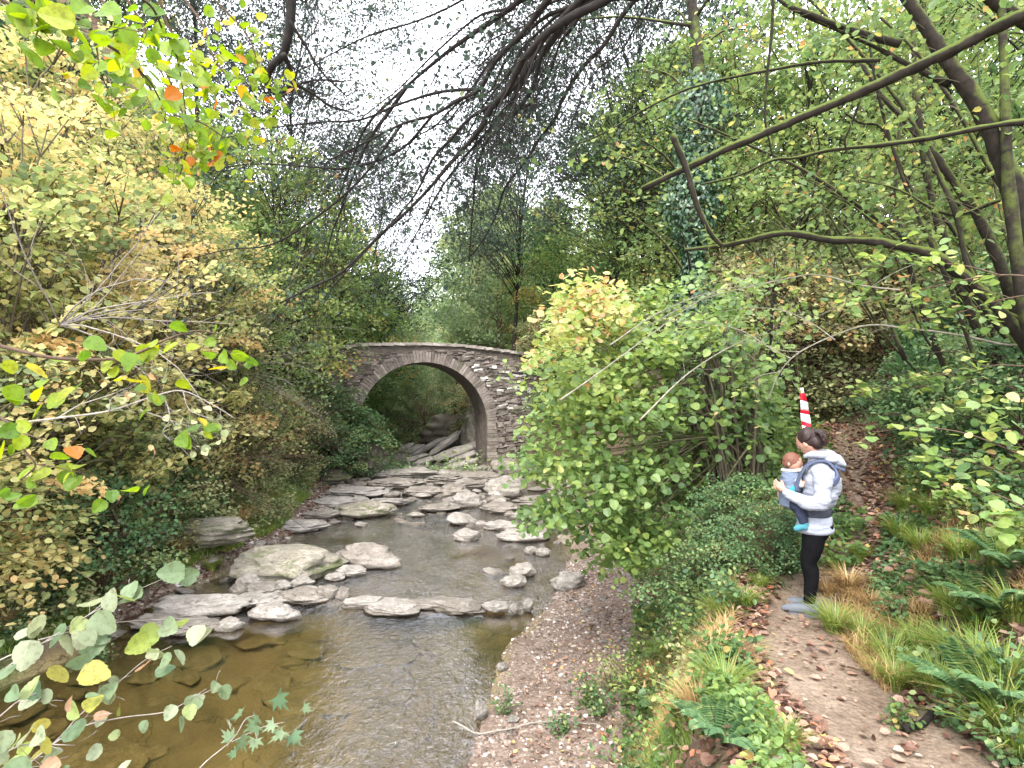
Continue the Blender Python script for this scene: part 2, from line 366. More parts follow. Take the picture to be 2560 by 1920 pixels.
# ---------------------------------------------------------------- water
def water_mat():
    m, t, out = new_mat('stream_water')
    tc = t.nodes.new('ShaderNodeTexCoord'); mp = node(t, 'ShaderNodeMapping'); mp.inputs['Scale'].default_value = (1, .8, 1)
    t.links.new(tc.outputs['Object'], mp.inputs[0])
    n1 = node(t, 'ShaderNodeTexNoise', Scale=8.0, Detail=4.0, Roughness=.55, Distortion=.8); t.links.new(mp.outputs[0], n1.inputs['Vector'])
    n2_ = node(t, 'ShaderNodeTexNoise', Scale=30.0, Detail=3.0, Distortion=.4); t.links.new(mp.outputs[0], n2_.inputs['Vector'])
    rf = attr(t, 'rif')
    h = math_(t, 'MULTIPLY', math_(t, 'ADD', n1.outputs['Fac'], math_(t, 'MULTIPLY', n2_.outputs['Fac'], .35)), rf)
    nrm = bump(t, h, 1.0, .05)
    fr = node(t, 'ShaderNodeFresnel', IOR=1.38); t.links.new(nrm, fr.inputs['Normal'])
    fac = math_(t, 'ADD', math_(t, 'MULTIPLY', fr.outputs[0], 3.0), .05, True)
    gl = node(t, 'ShaderNodeBsdfGlossy', Roughness=.06); gl.inputs['Color'].default_value = (.95, .96, 1, 1); t.links.new(nrm, gl.inputs['Normal'])
    tr = node(t, 'ShaderNodeBsdfTransparent'); tr.inputs['Color'].default_value = (.82, .76, .60, 1)
    mx = node(t, 'ShaderNodeMixShader'); t.links.new(fac, mx.inputs[0]); t.links.new(tr.outputs[0], mx.inputs[1]); t.links.new(gl.outputs[0], mx.inputs[2])
    t.links.new(mx.outputs[0], out.inputs['Surface']); return m
M['water'] = water_mat()
wy = np.concatenate([np.arange(.5, 14, .09), np.arange(14, 36, .25), np.arange(36, 90, 1.0)])
wu = np.linspace(0, 1, 90)
WX = np.array([(xl(y)-.9)+(xr(y)+1.0-(xl(y)-.9))*wu for y in wy]); WY = np.repeat(wy[:, None], len(wu), 1)
rif = np.clip(I(WY, [0, 9.5, 10.5, 12, 20, 40], [.10, .12, .75, 1, 1, 1])+0*WX, 0, 1)
cx = I(WY, [6, 8, 10, 12], [-1.25, -1.7, -2.2, -2.9])
rif = rif*np.clip(.62+.6*n2(WX.ravel(), WY.ravel(), .9, 19, 3).reshape(WX.shape), .12, 1.2)
rif = np.maximum(rif, 1.0*np.exp(-((WX-cx)/1.0)**2)*(WY > 4))
WZ = zw(WY)+.012*n2((WX).ravel(), WY.ravel(), 2.2, 61, 3).reshape(WX.shape)*rif
WZ = WZ+.05*np.exp(-((WY-10.75-.25*np.sin(WX*1.3))/.12)**2)*(n2(WX.ravel()*2, WY.ravel(), 1.0, 3, 2).reshape(WX.shape)*.5+.5)
k = len(wu); ii = (np.arange(len(wy)-1)[:, None]*k+np.arange(k-1)[None]).ravel()
me = mesh_np('stream_water', np.stack([WX, WY, WZ], -1).reshape(-1, 3), quads=np.stack([ii, ii+1, ii+k+1, ii+k], 1), smooth=True, attrs={'rif': rif.ravel()})
tag(link('stream_water', me, None, M['water']), kind='structure')

# ---------------------------------------------------------------- rocks
def rock_mat(name, a, b, c, moss=0.0, mossc=(.13, .14, .05), scale=3.0, wet=.75):
    band = name != 'stone_under_water'
    m, t, out = new_mat(name)
    n1 = noise(t, scale, 9, .68); n2b = noise(t, scale*7, 6, .7)
    col = ramp(t, [(.28, a), (.5, b), (.7, c)], n1)
    col = mixc(t, .55, col, ramp(t, [(.3, (.25, .25, .25)), (.6, (.9, .9, .9))], n2b), 'OVERLAY')
    if moss > 0:
        f = ramp(t, [(.62-moss*.3, (0, 0, 0)), (.74-moss*.3, (1, 1, 1))], noise(t, scale*1.3, 6, .7))
        col = mixc(t, f, col, mossc)
    dark = ramp(t, [(.35, (1, 1, 1)), (.43, (0, 0, 0))], noise(t, scale*2.6, 8, .75, dist=.5))
    col = mixc(t, dark, col, (.05, .04, .03))
    if not band: principled(t, out, col, wet, bump(t, n1, .6, .03), spec=.2); return m
    ge = t.nodes.new('ShaderNodeNewGeometry'); sp_ = t.nodes.new('ShaderNodeSeparateXYZ'); t.links.new(ge.outputs['Position'], sp_.inputs[0])
    lvl = math_(t, 'SUBTRACT', sp_.outputs['Z'], math_(t, 'MULTIPLY', math_(t, 'MAXIMUM', math_(t, 'SUBTRACT', sp_.outputs['Y'], 10.5), 0.0), .013))
    wetf = ramp(t, [(.05, (1, 1, 1)), (.16, (0, 0, 0))], math_(t, 'ADD', lvl, math_(t, 'MULTIPLY', n2b, .08)))
    col = mixc(t, wetf, col, mixc(t, 1.0, col, (.36, .33, .28), 'MULTIPLY'))
    principled(t, out, col, wet, bump(t, math_(t, 'ADD', n1, math_(t, 'MULTIPLY', n2b, .5)), .9, .05), spec=.35)
    return m
M['rock'] = rock_mat('rock_grey', (.09, .078, .065), (.165, .145, .122), (.26, .235, .205))
M['rockpale'] = rock_mat('rock_pale', (.12, .105, .09), (.22, .20, .175), (.33, .305, .275))
M['rockmoss'] = rock_mat('rock_mossy', (.10, .09, .07), (.20, .18, .14), (.33, .29, .25), .42, (.10, .11, .05))
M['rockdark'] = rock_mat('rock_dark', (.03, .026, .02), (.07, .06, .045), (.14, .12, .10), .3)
def rock_mesh(name, seed, sub=3, flat=1.0, strat=0.0, rough=.45):
    bm = bmesh.new(); bmesh.ops.create_icosphere(bm, subdivisions=sub, radius=.5)
    V = np.array([v.co[:] for v in bm.verts]); n = V/np.linalg.norm(V, axis=1)[:, None]
    # flattened facets: clip with random planes
    rg = np.random.default_rng(seed)
    d = np.full(len(V), .5)
    for k in range(12):
        pn = rg.normal(size=3); pn /= np.linalg.norm(pn); off = .33+.14*rg.random()
        c = n@pn; d = np.where(c > 1e-3, np.minimum(d, off/np.maximum(c, 1e-3)), d)
    V = n*d[:, None]*(1+rough*.35*fbm(n*2.2+seed, seed, 4)[:, None])
    if strat > 0:
        V += n*strat*np.sign(np.sin(V[:, 2:3]*38+2*fbm(n*1.5, seed+5, 2)[:, None]))*.02
    for v, c in zip(bm.verts, V): v.co = c
    for f in bm.faces: f.smooth = True
    me = bpy.data.meshes.new(name); bm.to_mesh(me); bm.free(); return me
small_rocks = [rock_mesh('rock', 100+i, 3) for i in range(7)]
for i, me in enumerate(small_rocks): me.materials.append(M['rockpale'] if i % 3 == 0 else M['rock'])
wet_rocks = [me.copy() for me in small_rocks]
def depth_at(v, z=None):
    Y = 10.0
    for _ in range(12): Y = (CAMZ-(zw(Y) if z is None else z))*F/(v-HZ)
    return Y
def put_rock(u, vb, w, h, m, label, cat='rock', name='boulder', seed=0, tilt=0, rz=0, depthf=.7, z=None, sub=4, strat=1.0, group=None, sink=.25, mesh=None):
    Y = depth_at(vb, z); W = w/F*Y; Hh = h/F*Y*1.15; D = W*depthf
    Yc = Y+D*.3
    x = (u-512)/F*Yc; zz = (zw(Y) if z is None else z)
    me = mesh if mesh is not None else rock_mesh(name, seed or int(u*7+vb), sub, strat=strat)
    if mesh is None: me.materials.append(M[m])
    o = bpy.data.objects.new(name, me); COL.objects.link(o)
    sc = (W*1.12, D, max(Hh*1.1, .05)); o.scale = sc; o.rotation_euler = (math.radians(tilt), math.radians(tilt*.5), math.radians(rz))
    o.location = (x, Yc, zz+Hh*(.5-sink)); tag(o, label, cat, group); return o
R = [
 (287, 582, 108, 33, 'rockmoss', 'largest mossy grey slab lying tilted on the left edge of the stream', 6, 4, .6),
 (366, 568, 64, 21, 'rock', 'cracked pale boulder just right of the largest mossy slab', 4, -8, .6),
 (366, 517, 54, 16, 'rockmoss', 'flat mossy ledge rock on the left side further up the stream', 2, 0, .9),
 (464, 508, 32, 17, 'rockpale', 'overhanging pale boulder with a dark underside in mid stream', 5, 10, .7),
 (505, 498, 38, 22, 'rockpale', 'big pale rounded boulder beside the large bush upstream', 0, 0, .8),
 (453, 496, 30, 14, 'rock', 'rough grey boulder behind the overhanging pale boulder', 0, 0, .8),
 (467, 541, 26, 11, 'rockpale', 'low pale rock standing alone in the middle of the stream', 3, 10, .8),
 (500, 530, 32, 10, 'rockpale', 'pale rock with a rounded top on the right side of the stream', 0, -5, .6),
 (523, 541, 48, 12, 'rockpale', 'long white flat rock with two dark holes near the bush', 0, 4, .6),
 (527, 519, 36, 8, 'rockpale', 'low pale rocks in a line behind the long white flat rock', 0, 0, .6),
 (301, 587, 24, 10, 'rockpale', 'oval pale stone at the foot of the mossy slab, right one', 0, 8, .8),
 (282, 590, 18, 10, 'rockpale', 'oval pale stone at the foot of the mossy slab, left one', 0, -8, .8),
 (250, 589, 25, 16, 'rockpale', 'angular pale stone below the left end of the mossy slab', 8, 20, .8),
 (238, 597, 20, 13, 'rock', 'grey angular stone at the left end of the pebble bar', 8, -20, .8),
 (202, 617, 86, 22, 'rockpale', 'long smooth whitish slab on the left shore by red leaves', 2, 8, .5),
 (276, 621, 46, 17, 'rockpale', 'split pale slab at the edge of the brown pool', 3, -6, .7),
 (229, 631, 24, 12, 'rockpale', 'small pale slab nearest the brown pool on the left shore', 3, 15, .8),
 (326, 600, 22, 15, 'rock', 'brownish upright stone in the riffle below the slab', 0, 10, .8),
 (343, 600, 14, 13, 'rock', 'round grey stone touching the brownish upright stone', 0, 10, .8),
 (352, 576, 30, 9, 'rockpale', 'flat pale stone just in front of the cracked boulder', 0, 3, .8),
 (336, 581, 20, 8, 'rockpale', 'smaller flat pale stone left of the one before the cracked boulder', 0, 3, .8),
 (362, 608, 46, 10, 'rockpale', 'pale ledge stone at the left end of the small drop', 0, 4, .5),
 (425, 609, 56, 8, 'rock', 'low wet ledge stone in the middle of the small drop', 0, -8, .4),
 (522, 577, 26, 14, 'rockpale', 'cracked white stone at the right shore with leaves behind it', 4, 20, .8),
 (514, 587, 26, 11, 'rockpale', 'flat white stone in front of the cracked white stone', 0, 10, .8),
 (571, 592, 36, 22, 'rockpale', 'white angular block at the foot of the large bush', 4, -10, .8),
 (531, 554, 12, 8, 'rockpale', 'small white stone right of the stream above the white block', 0, 0, .9),
 (543, 556, 14, 8, 'rockpale', 'pinkish stone between the small white stone and the bush', 0, 0, .9),
 (496, 611, 26, 9, 'rockpale', 'flat pale stone at the right end of the small drop', 0, 0, .7),
 (515, 612, 11, 9, 'rockpale', 'small round stone at the top of the gravel bank', 0, 0, .9),
 (528, 610, 11, 12, 'rockpale', 'small upright stone at the top of the gravel bank', 0, 0, .9),
 (502, 671, 11, 8, 'rockpale', 'tan pebble alone at the edge of the gravel bank', 0, 0, .9),
 (481, 717, 13, 15, 'rockpale', 'white pebble standing at the water line of the gravel bank', 0, 0, .9),
]
for (u, vb, w, h, m, lab, tl, rz, df) in R:
    put_rock(u, vb, w, h, m, lab, tilt=tl, rz=rz, depthf=df, z=(.06 if u > 478 and vb > 605 else None))
# slanting strata beside the bridge
def slab(p, q, thick, seed, label, m='rock'):
    p = np.array(p); q = np.array(q); d = q-p; L = np.linalg.norm(d)
    me = rock_mesh('rock_slab', seed, 4, strat=.6, rough=.2); me.materials.append(M[m])
    o = bpy.data.objects.new('rock_slab', me); COL.objects.link(o)
    o.scale = (L*1.1, thick*1.8, thick); o.rotation_euler = Vector(d).to_track_quat('X', 'Z').to_euler(); o.location = (p+q)/2
    tag(o, label, 'rock', 'slanting rock layers by the bridge'); return o
sl = [((399, 452), (413, 443), 36, .5), ((402, 456), (424, 444), 35.5, .5), ((409, 457), (445, 438), 35, .55), ((425, 459), (464, 430), 34, .7), ((432, 459), (475, 446), 33, .75),
      ((407, 461), (430, 454), 33, .45), ((414, 465), (436, 457), 32.3, .5), ((443, 470), (478, 460), 31, .7), ((449, 463), (479, 451), 32, .5), ((412, 449), (435, 440), 37, .6), ((432, 446), (447, 436), 37, .7), ((440, 446), (470, 420), 37, 1.2), ((455, 455), (486, 440), 33.5, .7)]
for i, ((a, b), (c, d), Y, th) in enumerate(sl):
    slab(P(a, b, Y), P(c, d, Y+.6), th*.8, 300+i, 'long slanting grey rock layer seen under the bridge arch, number %s from the water' % ['first', 'second', 'third', 'fourth', 'fifth', 'sixth', 'seventh', 'eighth', 'ninth', 'tenth', 'eleventh', 'twelfth', 'thirteenth'][i], 'rockpale')
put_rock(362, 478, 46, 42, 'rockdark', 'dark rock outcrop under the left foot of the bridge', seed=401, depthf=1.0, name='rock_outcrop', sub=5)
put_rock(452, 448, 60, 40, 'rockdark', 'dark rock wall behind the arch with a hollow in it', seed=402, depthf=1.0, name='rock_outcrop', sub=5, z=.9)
put_rock(478, 452, 30, 62, 'rockmoss', 'tall mossy cliff rock seen through the right side of the arch', seed=403, depthf=1.4, name='rock_outcrop', sub=5, z=.8)
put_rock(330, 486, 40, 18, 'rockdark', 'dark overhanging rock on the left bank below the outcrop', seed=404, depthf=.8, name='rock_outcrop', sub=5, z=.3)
put_rock(506, 476, 30, 20, 'rock', 'blocky rock at the right foot of the bridge', seed=405, depthf=.8, name='rock_outcrop', sub=4, z=.35)
put_rock(205, 541, 90, 24, 'rockmoss', 'flat overgrown ledge on the left bank above the stream', seed=406, depthf=.5, name='rock_outcrop', sub=5, z=.8)
# cobbles of the upper stream and the shores
rg = np.random.default_rng(21); cnt = 0
def cobble(x, y, s, grp, lab):
    me = small_rocks[rg.integers(7)]; o = bpy.data.objects.new('cobble', me); COL.objects.link(o)
    o.scale = (s*(1+.8*rg.random()), s*(.8+.5*rg.random()), s*(.30+.28*rg.random())); o.rotation_euler = (rg.normal()*.15, rg.normal()*.15, rg.random()*6.28)
    z = max(gz(x, y), zw(y)-.06); o.location = (x, y, z+s*.1); tag(o, lab, 'stone', grp)
for i in range(230):
    y = 17+14*rg.random()**.9; f = rg.random(); x = xl(y)+.2+(xr(y)-xl(y)+.6)*f
    cobble(x, y, .22+.6*rg.random()**2.0, 'cobbles in the upper stream', 'grey cobble among many in the stream bed below the bridge')
for i in range(45):
    y = 9.5+9*rg.random(); x = xl(y)+.1+rg.normal()*.35
    cobble(x, y, .12+.25*rg.random()**2, 'cobbles on the left shore', 'pale cobble among many along the left shore of the stream')
for i in range(50):
    y = 5.0+9*rg.random(); x = xr(y)+.2+(xt(y)-xr(y))*rg.random()**.7
    cobble(x, y, .05+.10*rg.random()**2, 'stones on the gravel bank', 'small pale stone among many on the gravel bank at the right shore')
for i in range(22):
    y = 12+7*rg.random(); x = xr(y)-.2-1.6*rg.random()
    cobble(x, y, .15+.3*rg.random()**2, 'cobbles on the right side', 'pale cobble among several along the right side of the middle stream')
for i, (u, vb, w, h) in enumerate([(415, 478, 60, 9), (450, 484, 54, 9), (395, 488, 52, 9), (360, 498, 60, 10), (425, 496, 46, 9), (480, 481, 44, 9), (335, 508, 48, 10), (540, 506, 50, 10), (190, 634, 54, 10), (258, 606, 54, 9), (158, 630, 48, 11), (305, 602, 50, 9), (392, 615, 60, 8), (455, 613, 54, 8), (470, 490, 46, 9), (390, 478, 40, 8), (440, 512, 40, 7), (320, 520, 44, 9), (300, 532, 50, 10), (500, 512, 44, 8), (262, 596, 44, 9), (385, 506, 42, 7)]):
    put_rock(u, vb, w, h, 'rock' if i % 3 else 'rockpale', 'low flat grey rock slab among several in and beside the stream', name='rock_slab', seed=500+i, tilt=-3+i % 7, rz=(i*37) % 40-20, depthf=.75, group='flat rock slabs of the stream', sub=4, strat=1.6)
M['bedstone'] = rock_mat('stone_under_water', (.085, .068, .032), (.15, .12, .058), (.22, .18, .095)); bed_rocks = [me.copy() for me in small_rocks]
for me in bed_rocks: me.materials.clear(); me.materials.append(M['bedstone'])
for i in range(46):
    y = 6.2+4.2*rg.random(); x = xl(y)+.6+(xr(y)-xl(y)-1.6)*rg.random(); s = .22+.7*rg.random()**1.5
    o = bpy.data.objects.new('submerged_stone', bed_rocks[rg.integers(7)]); COL.objects.link(o); o.scale = (s*1.5, s, .16); o.rotation_euler = (0, 0, rg.random()*6.28); o.location = (x, y, gz(x, y)+.015)
    tag(o, 'brown flat stone lying under water in the near pool', 'stone', 'stones under water in the near pool')
# gravel
def pebbles(n, fx, seed, smin, smax, name):
    r2 = np.random.default_rng(seed); bm = bmesh.new(); bmesh.ops.create_icosphere(bm, subdivisions=1, radius=.5)
    B = np.array([v.co[:] for v in bm.verts]); Fc = np.array([[v.index for v in f.verts] for f in bm.faces]); bm.free()
    x, y = fx(r2, n); z = ground(x, y); s = smin+(smax-smin)*r2.random(n)**3
    Sx = np.stack([s*(.8+.6*r2.random(n)), s*(.8+.5*r2.random(n)), s*(.4+.3*r2.random(n))], 1)
    a = r2.random(n)*6.28; V = B[None]*Sx[:, None]*(1+.25*(r2.random((n, len(B), 1))-.5))
    c, s_ = np.cos(a)[:, None], np.sin(a)[:, None]
    V = np.stack([V[..., 0]*c-V[..., 1]*s_, V[..., 0]*s_+V[..., 1]*c, V[..., 2]], -1)+np.stack([x, y, z], 1)[:, None]
    Q = (np.arange(n)[:, None, None]*len(B)+Fc[None]).reshape(-1, 3)
    me = mesh_np(name, V.reshape(-1, 3), quads=Q, smooth=True, attrs={'t': np.repeat(r2.random(n), len(B))}); return me
def pmat():
    m, t, out = new_mat('pebble')
    c = ramp(t, [(0, (.07, .05, .04)), (.45, (.16, .12, .095)), (.8, (.30, .24, .20)), (1, (.50, .47, .43))], attr(t))
    principled(t, out, mixc(t, .4, c, ramp(t, [(.3, (.3, .3, .3)), (.7, (.8, .8, .8))], noise(t, 60, 3)), 'OVERLAY'), .8, spec=.3); return m
M['pebble'] = pmat()
def fx(r2, n):
    y = 4+9.5*r2.random(n)**.9; x = xr(y)-.15+(xt(y)-xr(y)+.45)*r2.random(n); return x, y
tag(link('gravel', pebbles(9000, fx, 5, .012, .08, 'gravel'), None, M['pebble']), label='loose gravel and small stones on the right shore', cat='gravel', kind='stuff')
def fx2(r2, n):
    y = 9+20*r2.random(n); x = xl(y)-.5+1.2*r2.random(n); return x, y
tag(link('shore_gravel', pebbles(4000, fx2, 6, .03, .14, 'shore_gravel'), None, M['pebble']), label='small stones along the left shore', cat='gravel', kind='stuff')

# ---------------------------------------------------------------- bridge
def stone_mat():
    m, t, out = new_mat('bridge_stone')
    c = ramp(t, [(0, (.07, .058, .05)), (.35, (.15, .125, .108)), (.7, (.27, .235, .205)), (.9, (.38, .345, .31)), (1, (.66, .63, .60))], attr(t))
    n1 = noise(t, 3.5, 8, .7); c = mixc(t, .6, c, ramp(t, [(.3, (.22, .22, .22)), (.65, (.85, .85, .85))], n1), 'OVERLAY')
    c = mixc(t, ramp(t, [(.56, (0, 0, 0)), (.7, (1, 1, 1))], noise(t, 1.1, 6, .7)), c, (.075, .085, .04))
    principled(t, out, c, .9, bump(t, noise(t, 12, 8, .7), .9, .05), spec=.2); return m
M['stone'] = stone_mat()
BR, BX, BZ = 3.48, 0.0, 2.55-.3+.3      # arch radius, centre (local)
br = empty('stone_bridge', (-4.66, 30, 0), math.radians(19), 'old single arch rubble stone bridge over the stream', 'bridge')
XL, XR, DEPTH = -6.8, 8.0, 2.5
def btop(x): return I(x, [-6.8, -4.6, -3, 0, 2, 4, 5.6, 8], [6.35, 6.72, 6.92, 7.05, 7.02, 6.86, 6.66, 6.4])-.02
xsb = np.concatenate([np.linspace(XL, -BR, 10), -BR*np.cos(np.linspace(0, math.pi, 50))[1:-1], np.linspace(BR, XR, 14)])
def bbot(x): return np.where(np.abs(x) < BR-1e-6, BZ+np.sqrt(np.maximum(BR*BR-x*x, 0)), -1.0)
class Boxes:
    def __init__(s): s.V = []; s.T = []
    def box(s, c, hx, hy, hz, ax, az, t, jit=.0):
        "c centre; ax along, az up unit vectors in the x-z plane"
        c = np.array(c); ay = np.array([0, 1, 0.])
        for i in (-1, 1):
            for j in (-1, 1):
                for k in (-1, 1):
                    s.V.append(c+(i*hx)*ax+(j*hy)*ay+(k*hz)*az+RNG.normal(size=3)*jit)
        s.T += [t]*8
    def build(s, name, m, parent, bev=.0):
        n = len(s.V)//8; Fq = np.array([[0, 1, 3, 2], [4, 6, 7, 5], [0, 4, 5, 1], [2, 3, 7, 6], [0, 2, 6, 4], [1, 5, 7, 3]])
        Q = (np.arange(n)[:, None, None]*8+Fq[None]).reshape(-1, 4)
        return link(name, mesh_np(name, np.array(s.V), quads=Q, attrs={'t': np.array(s.T)}), parent, m)
# core masonry
V = []; Q = []
colx = list(xsb)
for j, yy in enumerate((0.0, DEPTH)):
    for x in colx: V += [(x, yy, float(bbot(x)) if abs(x) < BR-1e-6 else -1.0), (x, yy, float(btop(x))-.12)]
# explicit springing points
nC = len(colx)
def vi(j, i, k): return j*nC*2+i*2+k
for i in range(nC-1):
    a, b = colx[i], colx[i+1]
    ina = abs((a+b)/2) < BR
    if ina:
        # replace bottoms at the springing ends
        pass
    Q += [(vi(0, i, 0), vi(0, i+1, 0), vi(0, i+1, 1), vi(0, i, 1)), (vi(1, i, 0), vi(1, i, 1), vi(1, i+1, 1), vi(1, i+1, 0)), (vi(0, i, 1), vi(0, i+1, 1), vi(1, i+1, 1), vi(1, i, 1))]
iL = colx.index(min(colx, key=lambda q: abs(q+BR))); iR = colx.index(min(colx, key=lambda q: abs(q-BR)))
V = [list(v) for v in V]; base = len(V)
# springing vertices at height BZ so the arch opening has vertical legs
V += [[-BR, 0, BZ], [-BR, DEPTH, BZ], [BR, 0, BZ], [BR, DEPTH, BZ]]
Qn = []
for q in Q:
    q = list(q)
    xsq = [V[k][0] for k in q]
    mid = sum(xsq)/4
    if abs(mid) < BR:
        for n_, k in enumerate(q):
            if V[k][2] == -1.0:
                q[n_] = base+(0 if V[k][0] < 0 else 2)+(0 if V[k][1] == 0 else 1)
    Qn.append(q)
Q = Qn
sofV = []; sofQ = []
arc = [(-BR, -1.0)]+[(-BR, BZ)]+[(x, float(bbot(x))) for x in colx if abs(x) < BR-1e-6]+[(BR, BZ), (BR, -1.0)]
for x, z in arc: sofV += [(x, 0, z), (x, DEPTH, z)]
for i in range(len(arc)-1): sofQ.append((2*i, 2*i+1, 2*i+3, 2*i+2))
link('wall', mesh_np('wall', np.array(V), quads=np.array(Q), attrs={'t': np.full(len(V), .12)}), br, M['stone'])
link('arch_soffit', mesh_np('arch_soffit', np.array(sofV, float), quads=np.array(sofQ), attrs={'t': np.full(len(sofV), .22)}), br, M['stone'])
rb = np.random.default_rng(3)
X1 = np.array([1, 0, 0.]); Z1 = np.array([0, 0, 1.])
ring = Boxes(); th = .56
nv = 74
for i in range(nv):
    a = math.pi*(i+.5)/nv; r0, r1 = BR-.01, BR+th*(.85+.3*rb.random()); er = np.array([math.cos(a), 0, math.sin(a)]); et = np.array([-math.sin(a), 0, math.cos(a)])
    c = np.array([0, -.03, BZ])+er*(r0+r1)/2
    ring.box(c, math.pi*(BR+.25)/nv/2*.88, .05+.03*rb.random(), (r1-r0)/2, et, er, .25+.35*rb.random()+(.1 if a < 1.2 else 0), .006)
for s_ in (-1, 1):
    z = BZ
    while z > -.2:
        hh = .07+.05*rb.random(); w_ = th*(.85+.3*rb.random()); z -= hh*2
        ring.box((s_*(BR+w_/2-.01), -.03, z+hh), w_/2, .06+.03*rb.random(), hh*.9, X1, Z1, .3+.4*rb.random(), .008)
ring.build('arch_ring', M['stone'], br)
sp = Boxes(); z = -.2
while z < 6.95:
    hh = .04+.055*rb.random(); x = XL+rb.random()*.2
    while x < XR:
        w_ = .09+.22*rb.random(); cx_ = x+w_; x += w_*2
        if z+2*hh > btop(cx_)-.3: continue
        inarch = (cx_**2+max(z+hh-BZ, 0)**2 < (BR+th*.98)**2) if z+hh > BZ else abs(cx_) < BR+th
        if inarch or z+2*hh > btop(cx_)-.14: continue
        t_ = .12+.35*rb.random()**1.3+(.15 if cx_ > 2 else 0)
        if cx_ > 2.6 and 3.4 < z < 5.9 and rb.random() < .22: t_ = .93+.07*rb.random()
        if rb.random() < .08: t_ = .03
        ro = rb.normal()*.10; h2 = hh*(.7+.45*rb.random()); sp.box((cx_, -.02, z+hh+.10*math.sin(cx_*1.1+z)+.02*rb.normal()), w_*.93, .02+.08*rb.random(), h2, np.array([math.cos(ro), 0, math.sin(ro)]), np.array([-math.sin(ro), 0, math.cos(ro)]), t_, .018)
    z += hh*2
sp.build('facing_stones', M['stone'], br)
cp = Boxes(); cp2 = Boxes(); x = XL
while x < 5.75:
    w_ = .18+.15*rb.random(); cp.box((x+w_, .14, float(btop(x+w_))-.04+.02*rb.random()), w_*.98, .28, .075, X1, Z1, .62+.25*rb.random(), .012)
    cp2.box((x+w_, DEPTH-.16, float(btop(x+w_))-.04+.02*rb.random()), w_*.98, .25, .075, X1, Z1, .55+.2*rb.random(), .012); x += w_*2
cp.build('parapet_coping', M['stone'], br); cp2.build('parapet_coping', M['stone'], br)
# ---------------------------------------------------------------- trees
def make_tree(name, seed, H, R, z0, ncl, per, lsize, shape, leafm, barkm, tr=.16, cs=.75, flat=.35, lean=(0, 0), stems=1, tb=.5, tv=.22, up=.9, limb=.03, prof=.5, trunkname='trunk'):
    rg = np.random.default_rng(seed); root = empty(name, (0, 0, 0)); T = Tubes(); st = []
    for s in range(stems):
        a = rg.random()*6.28 if stems > 1 else 0; sp = (R*.45 if stems > 1 else 0)*(.5+.6*rg.random())
        hh = H*(.93 if stems == 1 else .7+.25*rg.random())
        zz = np.linspace(0, 1, 9); w = np.cumsum(rg.normal(size=(9, 2))*H*.012, 0)
        p = np.stack([lean[0]*zz**1.5+math.cos(a)*sp*zz**1.2+w[:, 0]+math.cos(a)*.1, lean[1]*zz**1.5+math.sin(a)*sp*zz**1.2+w[:, 1]+math.sin(a)*.1, zz*hh-.3], 1)
        st.append(p); T.add(p, tr*(1-zz*.88)/(1 if stems == 1 else 1.5), 8, rough=.06)
    C = []; mid = (z0+H)/2; half = (H-z0)/2
    for i in range(ncl):
        z = z0+(H-z0)*(i+rg.random())/ncl; q = (z-z0)/(H-z0)
        r = R*max(.12, math.sin(math.pi*min(1, max(0, q*(1-prof*.3)+prof*.3)))**.6)
        a = rg.random()*6.28; rr = r*(.25+.75*rg.random()**.55)
        p = st[rg.integers(len(st))]; k = min(1, max(0, z/H)); bx = np.interp(k, np.linspace(0, 1, 9), p[:, 0]); by = np.interp(k, np.linspace(0, 1, 9), p[:, 1])
        c = np.array([bx*.6+rr*math.cos(a), by*.6+rr*math.sin(a), z]); C.append(c)
        za = max(.08*H, z-rr*(.35+.5*rg.random())); k = min(.98, za/H)
        s0 = np.array([np.interp(k, np.linspace(0, 1, 9), p[:, j]) for j in (0, 1, 2)])
        m_ = (s0+c)/2+np.array([0, 0, .12*rr])+rg.normal(size=3)*.1*rr
        pts = catmull([s0, m_, c], 3); T.add(pts, np.linspace(limb*(1.3-k*.7), .008, len(pts)), 4)
        for q2 in range(3):
            e = c+rg.normal(size=3)*cs*np.array([1, 1, .4]); T.add([m_*.4+c*.6, (c+e)/2+[0, 0, .05], e], [.012, .008, .004], 3)
    C = np.array(C); n = ncl*per; ci = np.repeat(np.arange(ncl), per)
    csz = cs*(.6+.8*rg.random(ncl))[ci]
    # leaves sit on flattened, slightly tilted sprays
    off = rg.normal(size=(n, 3)); off /= np.linalg.norm(off, axis=1)[:, None]; off *= (rg.random(n)**.45*1.5*csz)[:, None]; off[:, 2] *= flat
    tilt = rg.normal(size=(ncl, 2))[ci]*.35; off[:, 2] += off[:, 0]*tilt[:, 0]+off[:, 1]*tilt[:, 1]-.12*(off[:, 0]**2+off[:, 1]**2)/np.maximum(csz, .1)
    tt = tb+tv*rg.normal(size=ncl)[ci]+.13*rg.normal(size=n)
    N = rdir(n, rg, up, .55); N[:, 0] -= tilt[:, 0]; N[:, 1] -= tilt[:, 1]
    leaves('crown', C[ci]+off, N, rg.normal(size=(n, 3)), lsize*(.65+.6*rg.random(n)), tt, shape, M[leafm], root)
    T.build(trunkname, M[barkm], root); return root
protos = {}
def proto(key, *a, **k):
    protos[key] = [make_tree(*([a[0]]+[a[1]+i*50]+list(a[2:])), **k) for i in range(k.pop('variants', 2) if False else 2)]
    for p in protos[key]: p['used'] = 0
proto('green', 'broadleaf_tree', 11, 12, 3.6, 2.0, 95, 190, .15, 'dia', 'green', 'bark', cs=.8, tb=.5)
proto('greenlow', 'broadleaf_tree', 12, 9, 3.4, .6, 95, 190, .14, 'dia', 'green', 'bark', cs=.75, tb=.62)
proto('dark', 'dark_tree', 13, 11, 3.2, .8, 80, 190, .14, 'dia', 'dark', 'bark', cs=.75, tb=.5)
